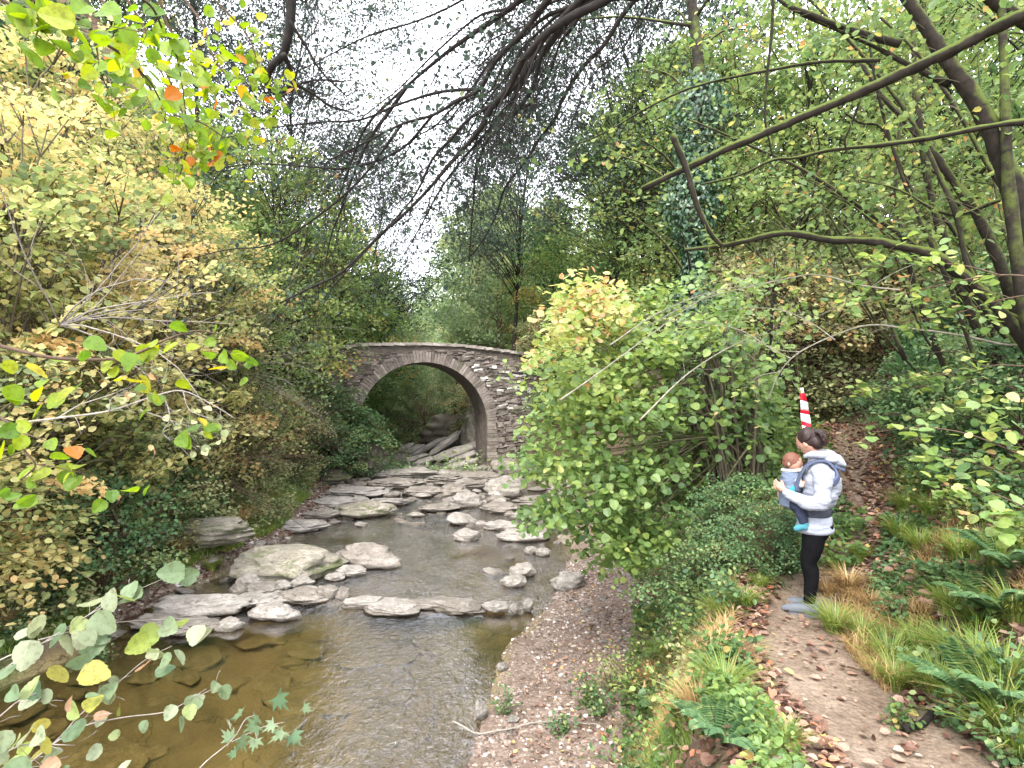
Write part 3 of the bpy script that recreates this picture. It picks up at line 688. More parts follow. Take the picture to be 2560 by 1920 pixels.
proto('far', 'far_tree', 14, 11, 3.6, .8, 80, 120, .24, 'dia', 'teal', 'barkmid', cs=.9, tb=.5)
proto('yellow', 'yellow_hazel', 15, 7, 2.3, .7, 120, 100, .10, 'hex', 'yellow', 'barkmid', stems=5, tr=.07, cs=.45, flat=.28, tb=.56, tv=.24, limb=.02)
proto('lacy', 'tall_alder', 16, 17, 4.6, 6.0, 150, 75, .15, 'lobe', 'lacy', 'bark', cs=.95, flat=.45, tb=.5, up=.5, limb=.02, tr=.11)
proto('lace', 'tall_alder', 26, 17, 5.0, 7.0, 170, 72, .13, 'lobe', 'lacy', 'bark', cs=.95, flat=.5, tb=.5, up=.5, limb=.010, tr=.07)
proto('lime', 'light_green_tree', 17, 10, 3.2, 2.0, 85, 84, .12, 'hex', 'bright', 'barkmoss', cs=.7, tb=.5, tr=.09, limb=.03)
proto('olive', 'understory_shrub', 18, 3.0, 1.6, .1, 70, 90, .075, 'hex', 'olive', 'twig', stems=6, tr=.03, cs=.38, tb=.5, limb=.012, trunkname='stems')
proto('undergreen', 'green_shrub', 19, 2.2, 1.3, .05, 60, 100, .075, 'hex', 'fern', 'twig', stems=5, tr=.025, cs=.34, tb=.5, limb=.01, trunkname='stems')
for ps in protos.values():
    for p in ps: p.location = (0, -60, -20)
for ps in protos.values():
    for p in ps: del p['used']
USED = set()
def tree(key, x, y, s, label, cat='tree', group=None, sz=1.0, v=None, dz=0):
    rg2 = np.random.default_rng(int(abs(x*131+y*977)*10)); ps = protos[key]; p = ps[rg2.integers(len(ps)) if v is None else v]
    o = p if p.name not in USED else copy_tree(p)
    USED.add(p.name)
    o.location = (x, y, gz(x, y)-.15+dz); o.rotation_euler = (rg2.normal()*.04, rg2.normal()*.04, rg2.random()*6.28); o.scale = (s, s, s*sz)
    tag(o, label, cat, group); return o
def tu(key, u, Y, s, label, **k):
    return tree(key, (u-512)/F*Y, Y, s, label, **k)
# left bank: yellow hazels nearest, green behind
for u, Y, s, l in [(-120, 7.6, 1.0, 'yellow hazel cut by the left edge of the photo, nearest the camera'),
                   (-20, 9.6, 1.25, 'tall yellow and tan hazel at the far left above the grassy bank'),
                   (75, 11.5, 1.2, 'yellow leaved hazel behind the near green branch on the left'),
                   (150, 14.5, 1.25, 'yellow and orange hazel left of the pale slim trunk'),
                   (205, 17.5, 1.2, 'yellowing hazel nearest the bare twigs left of the bridge'),
                   (20, 14.0, 1.5, 'large yellow hazel higher on the left slope'),
                   (110, 19.0, 1.5, 'pale yellow hazel on the slope under the green trees')]:
    tu('yellow', u, Y, s, l, group='yellow hazels on the left bank', sz=.95)
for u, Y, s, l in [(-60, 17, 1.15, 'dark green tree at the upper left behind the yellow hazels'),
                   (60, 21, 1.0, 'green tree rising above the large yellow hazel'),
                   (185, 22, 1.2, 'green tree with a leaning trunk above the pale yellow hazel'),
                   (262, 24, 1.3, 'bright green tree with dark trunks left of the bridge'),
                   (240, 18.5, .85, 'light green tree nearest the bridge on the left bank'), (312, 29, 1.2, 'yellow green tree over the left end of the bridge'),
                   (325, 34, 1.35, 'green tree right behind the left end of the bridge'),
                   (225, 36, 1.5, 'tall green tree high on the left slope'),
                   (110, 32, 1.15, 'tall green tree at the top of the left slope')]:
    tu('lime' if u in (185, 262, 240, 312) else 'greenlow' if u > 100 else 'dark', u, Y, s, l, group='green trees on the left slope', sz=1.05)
# right side
for u, Y, s, l in [(560, 36, 1.0, 'green tree straight behind the right end of the bridge'),
                   (612, 29, 1.1, 'tall green tree above the orange tipped bush'),
                   (655, 23, 1.05, 'green tree left of the ivy covered trunk'),
                   (540, 45, 1.05, 'green tree behind the bridge left of the tall one'),
                   (700, 30, 1.2, 'tall green tree behind the ivy covered trunk'),
                   (780, 26, 1.2, 'green tree behind the broken mossy branch'),
                   (860, 24, 1.2, 'green tree on the upper right slope'),
                   (960, 22, 1.2, 'green tree at the top of the right slope')]:
    tu('green' if u > 600 else 'greenlow', u, Y, s, l, group='green trees on the right slope')
for u, Y, s, l in [(735, 15, .95, 'light green tree with thin mossy limbs right of the ivy covered trunk'),
                   (815, 13, .95, 'yellowish green tree above the curved mossy branch'),
                   (900, 15.5, 1.1, 'light green tree behind the leaning stems'),
                   (990, 12, 1.0, 'light green tree at the right edge behind the leaning stems'),
                   (1060, 9.5, 1.0, 'light green tree just cut by the right edge'),
                   (680, 19, 1.1, 'yellow green tree left of the broken mossy branch')]:
    tu('lime', u, Y, s, l, group='light green trees on the right slope')
# far valley
fi = 0
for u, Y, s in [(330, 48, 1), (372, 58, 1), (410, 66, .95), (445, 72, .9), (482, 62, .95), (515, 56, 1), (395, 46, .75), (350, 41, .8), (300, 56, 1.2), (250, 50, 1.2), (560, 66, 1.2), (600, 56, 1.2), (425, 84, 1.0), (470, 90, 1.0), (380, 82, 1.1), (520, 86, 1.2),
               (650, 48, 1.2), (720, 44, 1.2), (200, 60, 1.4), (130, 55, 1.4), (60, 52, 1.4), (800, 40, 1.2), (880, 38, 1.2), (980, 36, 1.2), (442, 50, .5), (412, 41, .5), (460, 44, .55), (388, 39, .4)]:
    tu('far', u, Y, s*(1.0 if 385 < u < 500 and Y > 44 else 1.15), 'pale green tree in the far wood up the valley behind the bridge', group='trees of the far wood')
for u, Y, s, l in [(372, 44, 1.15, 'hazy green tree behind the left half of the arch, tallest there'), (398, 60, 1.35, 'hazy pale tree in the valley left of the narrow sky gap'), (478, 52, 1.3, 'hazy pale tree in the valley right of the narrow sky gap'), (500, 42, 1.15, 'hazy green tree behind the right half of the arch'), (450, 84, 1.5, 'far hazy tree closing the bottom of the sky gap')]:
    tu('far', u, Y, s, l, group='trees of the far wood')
# tall alders whose lacy tops stand against the sky
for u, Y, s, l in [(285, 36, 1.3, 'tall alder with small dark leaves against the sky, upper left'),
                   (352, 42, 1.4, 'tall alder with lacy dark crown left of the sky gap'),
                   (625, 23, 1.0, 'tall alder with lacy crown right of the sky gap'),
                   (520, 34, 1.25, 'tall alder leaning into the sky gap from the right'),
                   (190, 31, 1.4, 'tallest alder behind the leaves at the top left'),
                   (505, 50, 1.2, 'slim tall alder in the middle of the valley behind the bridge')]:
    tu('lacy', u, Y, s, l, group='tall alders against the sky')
for x, y, s, l, rr in [(-12.5, 27, 1.3, 'slim alder leaning out from the left bank, fine leaves scattered over the sky', .16), (4.6, 17.5, 1.0, 'slim alder behind the large bush, fine leaves scattered over the sky', -.15), (-15, 32, 1.5, 'high alder on the left slope leaning towards the sky gap', .14), (6.5, 23, 1.25, 'high alder on the right slope leaning towards the sky gap', -.14), (-13, 40, 1.3, 'thin leaved alder behind the left end of the bridge', .1)]:
    o = tree('lace', x, y, s, l, group='tall alders against the sky'); o.rotation_euler = (0, rr, 0)
# shrubs and undergrowth
sh = [('undergreen', 300, 27, 1.5, 'dark green shrub left of the arch'), ('undergreen', 338, 27.5, 1.8, 'deep green shrub hiding the left foot of the arch'), ('undergreen', 322, 25, 1.2, 'green shrub hanging over the dark outcrop'),
      ('undergreen', 352, 28, 1.6, 'deep green shrub climbing the left side of the arch'), ('olive', 372, 33, .8, 'small yellow green shrub seen through the left of the arch'),
      ('olive', 265, 21, 1.2, 'grey green shrub with bare twigs on the left bank'), ('olive', 225, 17, 1.1, 'olive shrub above the mossy slab'), ('olive', 165, 13.5, 1.0, 'olive shrub on the left bank above the grassy shore'),
      ('undergreen', 85, 10.3, 1.0, 'bright green shrub low on the left bank'), ('undergreen', 150, 13, .9, 'green shrub in the middle of the left bank'), ('olive', 35, 9.6, .8, 'low olive shrub near the tuft of iris leaves'),
      ('olive', 290, 24, 1.2, 'pale olive shrub on the left bank before the dark outcrop'), ('olive', 195, 21, 1.5, 'olive shrub higher on the left slope'), ('undergreen', 120, 16, 1.3, 'green shrub under the yellow hazels'),
      ('undergreen', 240, 24, 1.6, 'green shrub below the dark trunks'), ('olive', 318, 30, 1.5, 'grey green shrub against the left end of the bridge'),
      ('undergreen', 560, 27, 1.5, 'dark green shrub growing from the right foot of the bridge'), ('olive', 545, 30.5, 1.0, 'grey green shrub on the right wall of the bridge'), ('dark', 575, 33, .55, 'dark shrub like tree behind the parapet end'),
      ('undergreen', 452, 38, 1.5, 'shrub on the rock wall behind the arch'), ('olive', 440, 39, 1.1, 'brownish shrub behind the arch'), ('far', 396, 43, .42, 'pale teal green shrub seen through the left of the arch'), ('olive', 475, 36, 1.3, 'shrub at the top of the cliff rock'),
      ('undergreen', 745, 6.1, .42, 'dense green shrub at the left of the person'), ('undergreen', 762, 5.6, .33, 'small leafy shrub before the child carrier'), ('undergreen', 700, 6.4, .5, 'dark green shrub under the large bush'),
      ('undergreen', 935, 9.5, .7, 'bluish green shrub beside the upper path'), ('undergreen', 975, 8.3, .6, 'green shrub right of the upper path'), ('olive', 850, 14, 1.0, 'brown green shrub at the top of the path'),
      ('olive', 800, 12.5, 1.1, 'brown twiggy shrub behind the striped tape'), ('olive', 760, 12, 1.2, 'tall twiggy shrub left of the striped tape'), ('olive', 905, 12, 1.2, 'olive shrub under the curved mossy branch'),
      ('undergreen', 990, 6.0, .7, 'broad leaved green shrub at the right edge'), ('undergreen', 960, 7.5, .7, 'light green shrub on the right bank'), ('undergreen', 1010, 8.5, 1.0, 'green shrub high on the right bank'),
      ('undergreen', 1040, 5.0, .6, 'green shrub cut by the right edge')]
for k_, u, Y, s, l in sh: tu(k_, u, Y, s, l, cat='shrub', group='shrubs of the wood')
for ps in protos.values():
    for p in ps:
        if p.name not in USED:
            for c in list(p.children): bpy.data.objects.remove(c)
            bpy.data.objects.remove(p)

# ---------------------------------------------------------------- stems, branches and twigs placed along their own lines
def path_px(pts, Y0, Y1=None):
    Y1 = Y0 if Y1 is None else Y1; n = len(pts)
    return np.array([P(u, v, Y0+(Y1-Y0)*i/(n-1)) for i, (u, v) in enumerate(pts)])
def twigs(T, path, r0, rg, n, L, level=2, droop=.5, s0=.1, ang=.9, ends=None, side=4, decay=.55, t=.5):
    path = np.asarray(path)
    for i in range(n):
        s = s0+(1-s0)*(i+rg.random())/n; p = interp_path(path, s); d = interp_path(path, min(1, s+.05))-interp_path(path, max(0, s-.05)); d /= np.linalg.norm(d)+1e-9
        q = rg.normal(size=3); q -= d*(q@d); q /= np.linalg.norm(q); di = d*math.cos(ang)+q*math.sin(ang)
        ln = L*(.5+.8*rg.random())*(1-.4*s); m = 6; pts = [p]; cur = p.copy(); dd = di.copy()
        for k in range(m):
            dd = dd+np.array([0, 0, -droop*.12])+rg.normal(size=3)*.13; dd /= np.linalg.norm(dd); cur = cur+dd*ln/m; pts.append(cur.copy())
        r = r0*(1-.6*s)*.5; T.add(pts, np.linspace(r, max(r*.25, .0012), len(pts)), side, t=t)
        if level > 1: twigs(T, pts, r, rg, max(2, int(n*decay)), L*.5, level-1, droop, .2, ang, ends, 3, decay, t)
        elif ends is not None: ends.append(np.array(pts))
def along_leaves(name, ends, rg, per, size, m, shape, parent, tb=.5, tv=.25, up=.8, jit=.03, smin=.1, j=.5, hang=0.0):
    C = []; A = []
    for p in ends:
        for q in range(per):
            s = smin+(1-smin)*rg.random(); C.append(interp_path(p, s)+rg.normal(size=3)*jit); d = p[-1]-p[0]; d = d/(np.linalg.norm(d)+1e-9); A.append(d*.6+rg.normal(size=3)*.5+np.array([0, 0, -hang]))
    C = np.array(C); n = len(C)
    return leaves(name, C, rdir(n, rg, up, j), np.array(A), size*(.6+.55*rg.random(n)), tb+tv*rg.normal(size=n), shape, m, parent)

rg = np.random.default_rng(77)
# overhanging dark limbs at the top: one tree that stands out of frame to the right, behind the camera
root = empty('overhanging_tree', (4.6, -1.2, gz(4.6, -1.2)), 0, 'dark drooping branches with fine hanging twigs hanging into the top of the picture', 'tree')
inv = np.array(root.location)
T = Tubes(); base = np.array([4.6, -1.2, root.location[2]])
trunk = catmull([base-inv+[0, 0, -.3], base-inv+[-.1, .2, 2.5], base-inv+[-.4, .6, 4.6], base-inv+[-.9, 1.3, 6.2]], 5)
T.add(trunk, np.linspace(.2, .09, len(trunk)), 9, rough=.05); T.build('trunk', M['barkmoss'], root)
hub = trunk[-1]
BR_ = [
 ([(560, -60), (519, 0), (488, 23), (457, 45), (440, 58), (407, 86), (368, 124), (352, 160), (338, 200)], 4.4, 5.4, .032),
 ([(407, 86), (391, 109), (371, 137), (356, 168), (343, 205), (330, 240), (322, 290)], 5.0, 5.6, .020),
 ([(600, -60), (547, 0), (527, 28), (495, 62), (480, 89), (457, 101), (433, 115), (402, 124), (370, 140), (330, 160)], 4.0, 5.0, .030),
 ([(690, -60), (612, -4), (573, 16), (547, 33), (531, 51), (519, 67), (508, 89), (491, 109), (480, 129), (467, 145), (449, 165), (427, 191), (402, 216), (379, 236), (342, 272), (314, 286), (280, 303)], 3.6, 5.2, .036),
 ([(660, -60), (600, -10), (558, 31), (541, 57), (533, 87), (516, 112), (495, 132), (483, 149), (475, 176), (474, 193), (471, 233), (469, 262)], 4.2, 5.4, .028),
 ([(700, -50), (635, 0), (604, 45), (583, 67), (564, 96), (555, 118), (539, 140), (523, 165), (505, 188), (495, 218), (477, 249), (462, 262)], 4.5, 5.6, .026),
 ([(640, -60), (585, -5), (560, 20), (540, 45), (520, 80), (500, 100), (470, 118), (450, 140), (432, 160), (415, 195), (385, 230), (330, 290)], 3.9, 5.0, .028),
 ([(573, 16), (548, 48), (528, 75), (505, 110), (480, 140), (462, 160), (440, 190), (423, 222), (400, 262)], 4.6, 5.5, .022),
 ([(520, -50), (470, -5), (420, 20), (370, 35), (320, 60), (290, 75)], 4.6, 5.5, .018),
 ([(480, 89), (440, 92), (400, 104), (360, 120), (320, 122), (264, 129), (225, 138)], 4.6, 5.4, .015),
 ([(433, 115), (400, 150), (350, 168), (300, 166), (250, 164), (208, 171)], 4.9, 5.6, .014),
 ([(402, 124), (360, 180), (310, 222), (270, 245), (225, 250), (180, 262)], 4.9, 5.6, .014),
]
rj = np.random.default_rng(12)
for q in range(11):
    pts, a, b, r = BR_[[2, 3, 4, 6, 0, 5, 3, 6, 2, 4, 0][q]]; dx = rj.normal()*16; gx = rj.normal()*26
    BR_.append(([(u+dx+gx*i/len(pts)+rj.normal()*3, v+rj.normal()*4) for i, (u, v) in enumerate(pts)][:int(len(pts)*(.6+.4*rj.random()))], a+.1+.5*rj.random(), b+.2+.5*rj.random(), r*(.35+.25*rj.random())))
T = Tubes(); tw = Tubes(); ends = []
for i, (pts, a, b, r) in enumerate(BR_):
    pa = path_px(pts, a, b)-inv
    if pts[0][1] < -30: pa = np.vstack([hub, (hub+pa[0])/2+[0, 0, .25], pa])
    pa = catmull(pa, 4); T.add(pa, np.linspace(r, r*.22, len(pa)), 6, rough=.05)
    twigs(tw, pa, r*.5, rg, 16, .9, 2, 1.3, .25, .7, ends)
T.build('limb', M['bark'], root); tw.build('twigs', M['bark'], root)
along_leaves('leaves', ends[::3], rg, 2, .05, M['lacy'], 'hex', root, hang=.4)

# thick hanging branch at the top left
root = empty('hanging_branch', tuple(P(291, -60, 4.6)), 0, 'thick dark branch forking downward from the top left of centre', 'branch'); inv = np.array(root.location)
T = Tubes(); tw = Tubes(); ends = []
for pts, r in [([(291, -60), (291, 0), (289, 31), (283, 54), (272, 66), (268, 76), (267, 88)], .045), ([(283, 54), (289, 66), (292, 82), (280, 96)], .025), ([(267, 86), (272, 92), (282, 96), (300, 84), (320, 80), (344, 82)], .014),
               ([(292, 82), (310, 92), (330, 106), (350, 112)], .014), ([(289, 20), (305, 45), (320, 70), (345, 95)], .014)]:
    pa = catmull(path_px(pts, 4.6, 4.9)-inv, 5); T.add(pa, np.linspace(r, r*.5, len(pa)), 7, rough=.05); twigs(tw, pa, .012, rg, 5, .45, 2, .8, .3, .8, ends)
T.build('limb', M['bark'], root); tw.build('twigs', M['bark'], root)

# broken mossy branch crossing the upper right
root = empty('mossy_branch', tuple(P(1060, 0, 3.6)), 0, 'long straight mossy branch with a broken blunt end crossing the upper right', 'branch'); inv = np.array(root.location); T = Tubes()
pa = catmull(path_px([(1120, -25), (1024, 14), (985, 33), (940, 56), (905, 72), (860, 92), (800, 118), (760, 135), (720, 152), (680, 171), (642, 189)], 3.3, 4.8)-inv, 4)
T.add(pa, np.linspace(.042, .026, len(pa))*(1+.06*np.sin(np.arange(len(pa))*1.3)), 9, rough=.16); T.build('limb', M['barkmoss'], root)
ends = []
for pts, r in [([(773, -5), (772, 30), (768, 66), (766, 90), (765, 118), (768, 135), (773, 158)], .012), ([(672, 134), (685, 165), (697, 205), (710, 232), (722, 246)], .026), ([(860, 100), (853, 120), (845, 140), (847, 153)], .010)]:
    tw = Tubes(); pa = catmull(path_px(pts, 4.3, 4.5)-inv, 5); tw.add(pa, np.linspace(r, r*.6, len(pa)), 6, rough=.1); twigs(tw, pa, .01, rg, 4, .4, 2, .4, .2, .8, ends); tw.build('side_branch', M['barkmoss'], root)

# leaning hazel stems of the right edge
root = empty('leaning_hazel', (6.2, 4.6, gz(6.2, 4.6)), 0, 'big many stemmed mossy hazel leaning in from the right edge', 'tree'); inv = np.array(root.location)
T = Tubes(); tw = Tubes(); ends = []; lf = []
st = [([(1060, 330), (1024, 222), (1000, 150), (975, 100), (940, 50), (903, -10), (880, -60)], 5.0, 5.2, .115),
      ([(1080, 420), (1024, 340), (990, 300), (955, 268), (926, 252), (870, 241), (830, 240), (787, 233), (750, 240), (720, 246), (685, 250)], 5.0, 5.6, .062),
      ([(1075, 470), (1040, 380), (1010, 290), (985, 230), (960, 190), (930, 150), (905, 120), (880, 92), (860, 60)], 5.3, 6.2, .07),
      ([(1055, 450), (1024, 362), (1000, 330), (960, 280), (900, 235), (850, 200), (800, 168), (760, 150), (715, 130), (690, 120)], 5.6, 6.6, .035),
      ([(1100, 120), (1024, 122), (980, 128), (930, 138), (880, 145), (830, 150), (796, 158), (773, 160), (740, 175), (700, 185)], 4.6, 5.4, .028),
      ([(1090, 60), (1024, 20), (980, -10), (950, -50)], 5.0, 5.0, .08), ([(900, 44), (850, 30), (810, 14), (785, 4), (760, -20)], 5.2, 5.5, .04), ([(950, 85), (900, 60), (860, 40), (800, 15)], 5.2, 5.4, .03),
      ([(1070, 480), (1045, 400), (1024, 300), (1010, 200), (1005, 100), (1000, -30)], 4.8, 5.0, .09),
      ([(1040, 520), (1000, 380), (965, 300), (940, 230), (925, 160), (915, 80), (912, -20)], 6.0, 6.4, .07),
      ([(880, 60), (820, 62), (770, 70), (720, 80), (680, 92), (640, 112), (600, 135), (560, 150)], 5.2, 5.8, .018),
      ([(1000, 200), (950, 215), (900, 190), (860, 180)], 5.3, 5.8, .02), ([(905, 360), (880, 300), (850, 250), (820, 200), (790, 160)], 6.6, 7.2, .025), ([(960, 400), (930, 330), (905, 250), (895, 170), (905, 90)], 6.6, 6.8, .04)]
basep = np.array([0, 0, -.2]); rq = np.random.default_rng(8)
for q in range(14):
    pts, a, b, r = st[[0, 2, 3, 8, 9, 12, 13, 3, 2, 9, 12, 13, 8, 0][q]]; dx = rq.normal()*28; gx = rq.normal()*50-20
    st.append(([(u+dx+gx*i/len(pts)+rq.normal()*4, v+rq.normal()*6+dx*.3) for i, (u, v) in enumerate(pts)], a+.8*rq.random(), b+.3+1.2*rq.random(), min(.03, r*.4)))
for i, (pts, a, b, r) in enumerate(st):
    pa = path_px(pts, a, b)-inv
    if pts[0][1] > 300 and pts[0][0] > 1000: pa = np.vstack([basep+rg.normal(size=3)*[.25, .25, 0], pa])
    pa = catmull(pa, 4); T.add(pa, np.linspace(r, r*.3, len(pa))*(1+.12*np.sin(np.arange(len(pa))*1.7)*rg.random()), 9, rough=.14); twigs(tw, pa, min(r*.35, .014), rg, 9, 1.0, 2, .1, .25, .7, ends)
T.build('stems', M['barkmoss'], root); tw.build('twigs', M['barkmid'], root)
along_leaves('leaves', ends, rg, 3, .075, M['bright'], 'hex', root, hang=.1, tb=.45)

# long pale arching twigs over the path
root = empty('arching_branch', tuple(P(1020, 300, 5.2)), 0, 'pale arching twigs curving over the path above the person', 'branch'); inv = np.array(root.location); T = Tubes(); tw = Tubes(); ends = []
for pts, r in [([(1060, 340), (1010, 345), (960, 335), (905, 328), (870, 325), (840, 333), (800, 352), (780, 372), (768, 400)], .014), ([(800, 352), (780, 350), (755, 342), (735, 345)], .006), ([(790, 358), (770, 348), (740, 330), (700, 322), (660, 320)], .007), ([(780, 372), (760, 376), (745, 388), (740, 410)], .006),
               ([(835, 340), (810, 322), (780, 310), (750, 308), (720, 312)], .007), ([(900, 290), (860, 285), (820, 275), (790, 278), (700, 300), (640, 330)], .010), ([(960, 250), (900, 270), (850, 300), (800, 325)], .006), ([(640, 420), (690, 372), (745, 340), (790, 330)], .009), ([(560, 400), (600, 372), (650, 335), (700, 300), (760, 270)], .009), ([(610, 345), (660, 312), (720, 290), (790, 282)], .008)]:
    pa = catmull(path_px(pts, 5.4, 6.2)-inv, 5); T.add(pa, np.linspace(r, r*.45, len(pa)), 6, rough=.05); twigs(tw, pa, r*.5, rg, 5, .5, 2, .2, .2, .7, ends)
T.build('limb', M['barkpale'], root); tw.build('twigs', M['twigpale'], root)
along_leaves('leaves', ends, rg, 2, .07, M['hazel'], 'hex', root, tb=.5)

# ivy covered trunk
x, y = (692-512)/F*11.8, 11.8; root = empty('ivy_trunk', (x, y, gz(x, y)), 0, 'dark tree trunk thickly covered in ivy above the bush', 'tree'); T = Tubes(); g0 = root.location[2]
pa = catmull([(0, 0, -.3), (.1, 0, 3), (.0, 0, 6), (.15, 0, 9), (-.3, 0, 12.5)], 5); T.add(pa, np.linspace(.22, .08, len(pa)), 8, rough=.05)
for k in range(26):
    s = .3+.68*rg.random(); p = interp_path(pa, s); e = p+np.array([rg.normal()*1.4, rg.normal()*1.0, .5+rg.random()]); T.add(catmull([p, (p+e)/2+[0, 0, .2], e], 3), [.04, .01], 5)
T.build('trunk', M['barkmoss'], root)
n = 9000; s = rg.random(n); p = interp_path(pa, .12+.62*s) ; a = rg.random(n)*6.28; rr = (.22+.28*rg.random(n))*(1+.35*np.sin(s*22)+.3*np.sin(s*9+1)); N = np.stack([np.cos(a), np.sin(a), np.full(n, .4)], 1)+rg.normal(size=(n, 3))*.4
leaves('ivy', p+np.stack([np.cos(a)*rr, np.sin(a)*rr, rg.normal(size=n)*.05], 1), N, np.tile([0, 0, -1.], (n, 1))+rg.normal(size=(n, 3))*.4, .09*(.6+.6*rg.random(n)), rg.random(n), 'hex', M['ivy'], root)
# slim pale trunk at the left and dark pair of trunks
for u, Y, top, lab, m, r, ln, gp in [(158, 13.0, 245, 'slim pale bare trunk standing among the yellow hazels', 'twigpale', .055, 22, 'thin_trunk'),
                             (222, 21, 190, 'dark forked trunk in the green gap left of the bridge', 'bark', .16, 5, 'dark_trunk'), (208, 21.5, 190, 'dark straight trunk beside the forked one left of the bridge', 'bark', .18, -3, 'dark_trunk'),
                             (620, 22, 100, 'thin dark trunk behind the bush left of the ivy', 'bark', .1, -6, 'dark_trunk'), (790, 15, 60, 'thin trunk right of the ivy covered trunk', 'barkmid', .09, 8, 'thin_trunk'), (856, 13, 60, 'thin leaning trunk above the top of the path', 'barkmoss', .09, -20, 'thin_trunk'), (770, 9.3, 250, 'ivy dark stem behind the striped tape', 'bark', .06, 5, 'dark_trunk')]:
    x = (u-512)/F*Y; g0 = gz(x, Y); z1 = CAMZ+(HZ-top)/F*Y; H = z1-g0; L = ln/F*Y
    root = empty('bare_tree', (x, Y, g0), 0, lab, 'tree'); T = Tubes(); tw = Tubes()
    pa = catmull([(0, 0, -.3), (L*.2, 0, H*.3), (L*.6, .05, H*.65), (L, 0, H)], 5); T.add(pa, np.linspace(r, r*.12, len(pa)), 7, rough=.05); twigs(tw, pa, r*.5, rg, 14, 1.8, 2, -.1, .3, .9)
    T.build('trunk', M[m], root); tw.build('twigs', M[m], root)
# twiggy bare shrubs
def bare_shrub(u, v, Y, n, L, m, lab, dirs, r=.012, leafn=0, lm='olive', lv=2, name='bare_shrub'):
    b = P(u, v, Y); g0 = gz(b[0], b[1]); b[2] = max(b[2], g0-.05); root = empty(name, tuple(b), 0, lab, 'shrub', None); T = Tubes(); ends = []
    for i in range(n):
        d = np.array(dirs)+rg.normal(size=3)*.38; d /= np.linalg.norm(d); pts = [np.zeros(3)]; cur = np.zeros(3); ln = L*(.5+.7*rg.random())
        for k in range(7): d = d+np.array([0, 0, -.05])+rg.normal(size=3)*.1; d /= np.linalg.norm(d); cur = cur+d*ln/7; pts.append(cur.copy())
        T.add(pts, np.linspace(r, r*.3, 8), 4); twigs(T, pts, r*.9, rg, 7, ln*.45, lv, .1, .2, .7, ends, 3)
    T.build('twigs', M[m], root)
    if leafn: along_leaves('leaves', ends, rg, leafn, .06, M[lm], 'hex', root)
bare_shrub(222, 372, 17, 14, 3.4, 'twigpale', 'fan of pale bare twigs left of the bridge', (1, -.2, .15), .012)
bare_shrub(190, 470, 15, 22, 3.6, 'twig', 'tangle of brown bare twigs above the left bank', (.9, 0, .35), .014)
bare_shrub(260, 330, 24, 24, 4.5, 'twigpale', 'greyish bare twigs against the dark hill left of the bridge', (.3, 0, .8), .016, 1)
bare_shrub(290, 440, 22, 20, 3.2, 'twig', 'brown twigs hanging by the dark outcrop', (.4, 0, .3), .012, 1)
bare_shrub(805, 390, 12.5, 26, 3.5, 'twig', 'thicket of thin brown shoots behind the striped tape', (-.1, 0, 1), .013, 1, 'hazel')
bare_shrub(880, 370, 13.5, 26, 3.6, 'twig', 'thicket of thin brown shoots above the path', (.1, 0, 1), .013, 1, 'hazel')
bare_shrub(745, 385, 11.5, 22, 3.0, 'twig', 'thicket of thin brown shoots right of the large bush', (-.1, 0, 1), .012, 1, 'hazel')
bare_shrub(950, 350, 11.5, 22, 3.4, 'twig', 'thicket of thin brown shoots on the right slope', (.1, 0, 1), .013, 1, 'hazel')
bare_shrub(425, 425, 37, 20, 3.2, 'twig', 'brown twigs on the bank behind the arch', (-.2, 0, .8), .02, 1)
bare_shrub(60, 325, 7.0, 10, 2.0, 'twigpale', 'grey dead twigs over the yellow leaves on the left', (.9, 0, .1), .012)

# ---------------------------------------------------------------- the large hazel bush
bx, by = 3.2, 8.2; root = empty('hazel_bush', (bx, by, gz(bx, by)), 0, 'large green hazel bush with orange tipped top arching over the stream', 'bush'); inv = np.array(root.location)
T = Tubes(); C = []; rgb = np.random.default_rng(5)
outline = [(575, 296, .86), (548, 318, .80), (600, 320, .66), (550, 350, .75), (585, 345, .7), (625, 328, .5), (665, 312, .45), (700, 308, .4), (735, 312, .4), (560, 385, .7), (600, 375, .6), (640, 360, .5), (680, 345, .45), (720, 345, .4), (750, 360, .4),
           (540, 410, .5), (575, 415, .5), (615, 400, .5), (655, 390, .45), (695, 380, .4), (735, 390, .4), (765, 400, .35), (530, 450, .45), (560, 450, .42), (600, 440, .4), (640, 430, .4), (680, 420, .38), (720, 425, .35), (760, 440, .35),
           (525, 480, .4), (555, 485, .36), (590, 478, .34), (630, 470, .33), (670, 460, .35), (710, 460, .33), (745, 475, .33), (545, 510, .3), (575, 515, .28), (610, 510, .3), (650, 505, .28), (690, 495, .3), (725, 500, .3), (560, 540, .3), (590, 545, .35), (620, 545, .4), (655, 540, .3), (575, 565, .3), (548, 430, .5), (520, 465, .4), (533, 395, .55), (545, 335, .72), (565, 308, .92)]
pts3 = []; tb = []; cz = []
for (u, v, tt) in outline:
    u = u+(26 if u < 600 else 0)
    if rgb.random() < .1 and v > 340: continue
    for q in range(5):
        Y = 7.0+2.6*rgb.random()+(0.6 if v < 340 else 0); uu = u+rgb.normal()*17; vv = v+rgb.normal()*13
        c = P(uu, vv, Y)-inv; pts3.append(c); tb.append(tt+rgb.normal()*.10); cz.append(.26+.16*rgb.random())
pts3 = np.array(pts3); tb = np.array(tb); cz = np.array(cz)
